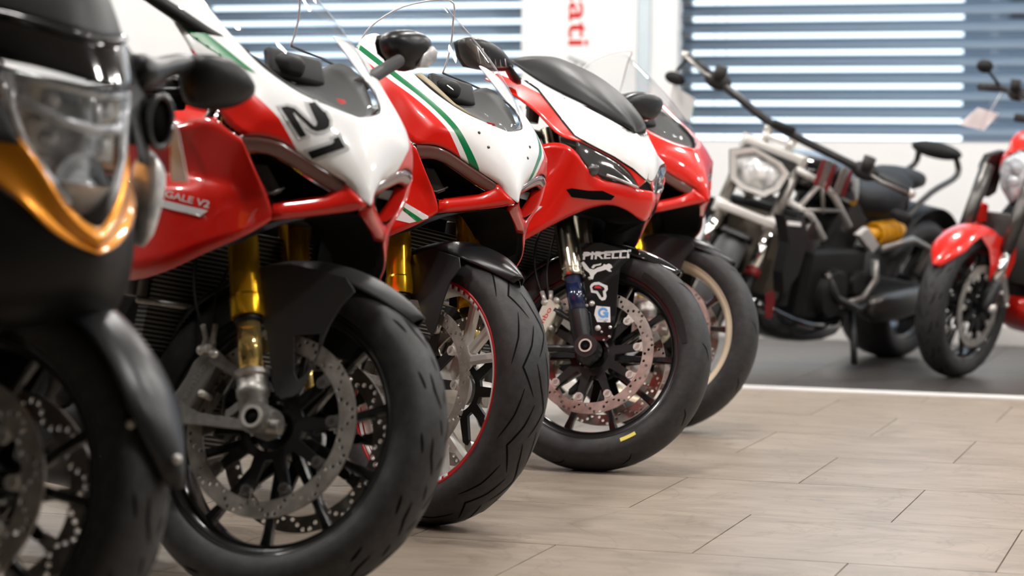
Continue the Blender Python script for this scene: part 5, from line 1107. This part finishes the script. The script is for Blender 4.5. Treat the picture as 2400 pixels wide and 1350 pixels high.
obj('reflector', loft([sg(.95, .016), sg(.9, .024), sg(.4, .020)]), 'lens', hg); obj('lens_bowl', join(ball(cc+Vector((.02, .0, .025)), .030, 8, (.5, 1, 1)), ball(cc+Vector((.02, .0, -.03)), .026, 8, (.5, 1, 1))), 'lens', hg)
obj('lens_cover', loft([sg(1.0, .017), sg(.93, .035), sg(.5, .045)]), 'lens_glass', hg)
obj('flyscreen', loft([[cc+Vector((-.06+dx, y*w_, .075+dz)) for y in (-.09, -.04, .04, .09)] for dx, dz, w_ in ((.06, 0, .9), (.04, .05, 1), (-.02, .10, .9), (-.06, .09, .7))], cap=False), 'red', G_b, mx=SG, sub=2, solid=.008)
bar = [GW(px, py, y) for px, py, y in ((2296, 203, -.40), (2340, 206, -.30), (2385, 220, -.19), (2420, 240, -.07))]; bz = bar[-1].z; bar = bar+[Vector((bar[-1].x+.02, 0, bz-.01))]+[Vector((p.x, -p.y, p.z)) for p in reversed(bar)]
hb = obj('handlebar', tube(smooth_path(bar, 4), .014, 12), 'satin', G_b, mx=SG)
for s in (-1, 1):
    a_, b_ = (bar[1], bar[0]) if s < 0 else (bar[-2], bar[-1])
    obj('grip', tube([a_, b_], [.018, .018], 12), 'rubber', hb); m2 = Vector((bar[2].x, s*abs(bar[2].y), bar[2].z)); obj('switchgear', join(ball(m2, .035, 8, (1, 1.3, .9)), cyl(m2+Vector((.03, 0, .01)), m2+Vector((.03, 0, .06)), .022, 14)), 'matte', hb)
    mr = GW(2308, 155, -.36); mr = Vector((mr.x, s*abs(mr.y), mr.z)); st2 = GW(2342, 200, -.29); st2 = Vector((st2.x, s*abs(st2.y), st2.z))
    obj('mirror', join(tube([st2, mr], .007, 8), ball(mr, .05, 8, (.35, .8, .6))), 'black', hb)
obj('upper_yoke', box((bar[4].x-.01, 0, bar[4].z-.06), (.07, .25, .035)), 'matte', G_b, mx=SG, bevel=.008)
tgc = obj('price_card', ([L('G', *q) for q in ((2248, 292, -.33), (2292, 252, -.33), (2342, 266, -.33), (2306, 306, -.33))], [(0, 1, 2, 3)]), 'paper', None, solid=.0008, smooth=False); tgc.matrix_world = RZ @ BM['G']
obj('string', tube([L('G', 2320, 262, -.33), L('G', 2348, 215, -.31)], .0022, 6), 'paper', tgc)
tag(tgc, 'white card on a string hanging from the handlebar of the red naked motorcycle', 'card')
for s in (-1, 1):
    P = [LG(px, py, -.19) for px, py in ((2305, 360), (2338, 350), (2332, 400), (2318, 450), (2300, 462), (2290, 430), (2292, 385))]; P = [Vector((p.x, s*.19, p.z)) for p in P]
    obj('radiator_shroud', loft([P, [p+Vector((0, -s*.04, 0)) for p in P]]), 'satin', G_b, smooth=False, bevel=.006)
    P = [LG(px, py, -.17) for px, py in ((2262, 492), (2285, 472), (2296, 478), (2290, 518), (2272, 522))]; P = [Vector((p.x, s*.17, p.z)) for p in P]
    obj('side_cowl', loft([P, [p+Vector((0, -s*.05, 0)) for p in P]]), 'red', G_b, smooth=False, bevel=.006)
obj('fuel_tank', loft([sup(-.30, .84, .08, .05), sup(-.38, .86, .16, .09), sup(-.55, .86, .18, .12), sup(-.75, .80, .15, .10), sup(-.90, .74, .09, .06)]), 'red', G_b, sub=1)
obj('rider_seat', loft([sup(-.85, .76, .10, .03), sup(-1.0, .76, .14, .035), sup(-1.25, .80, .12, .035), sup(-1.4, .82, .07, .02)]), 'seat', G_b, sub=1)
obj('tail_fairing', loft([sup(-1.0, .70, .10, .04), sup(-1.3, .76, .10, .05), sup(-1.5, .80, .05, .03)]), 'red', G_b, sub=1)
obj('engine', join(box((-.70, 0, .40), (.45, .34, .30)), xf(box((0, 0, 0), (.22, .26, .34)), Matrix.Translation((-.48, 0, .52)) @ Matrix.Rotation(radians(40), 4, 'Y'))), 'engine', G_b, smooth=False, bevel=.02)
obj('radiator', box((-.30, 0, .52), (.035, .34, .28)), 'radiator', G_b, bevel=.005)
obj('belly_pan', loft([sup(-.30, .30, .08, .04), sup(-.42, .23, .15, .08), sup(-.75, .20, .17, .07), sup(-1.0, .24, .08, .04)]), 'red', G_b, sub=1)
pair('swingarm', (loft([[(-.95, .12+a_*.02, .42+b_*.045) for a_, b_ in ((-1, -1), (1, -1), (1, 1), (-1, 1))], [(-1.58, .14+a_*.018, .335+b_*.03) for a_, b_ in ((-1, -1), (1, -1), (1, 1), (-1, 1))]])), 'dark_steel', G_b, smooth=False, bevel=.006)
rear_wheel(G_b, -1.57, R=.335, w=1.9)
obj('side_stand', join(tube([(-.72, .15, .30), (-.68, .24, .12), (-.66, .30, .03)], [.014, .011, .011], 10), box((-.66, .305, .025), (.07, .05, .012))), 'black', G_b)
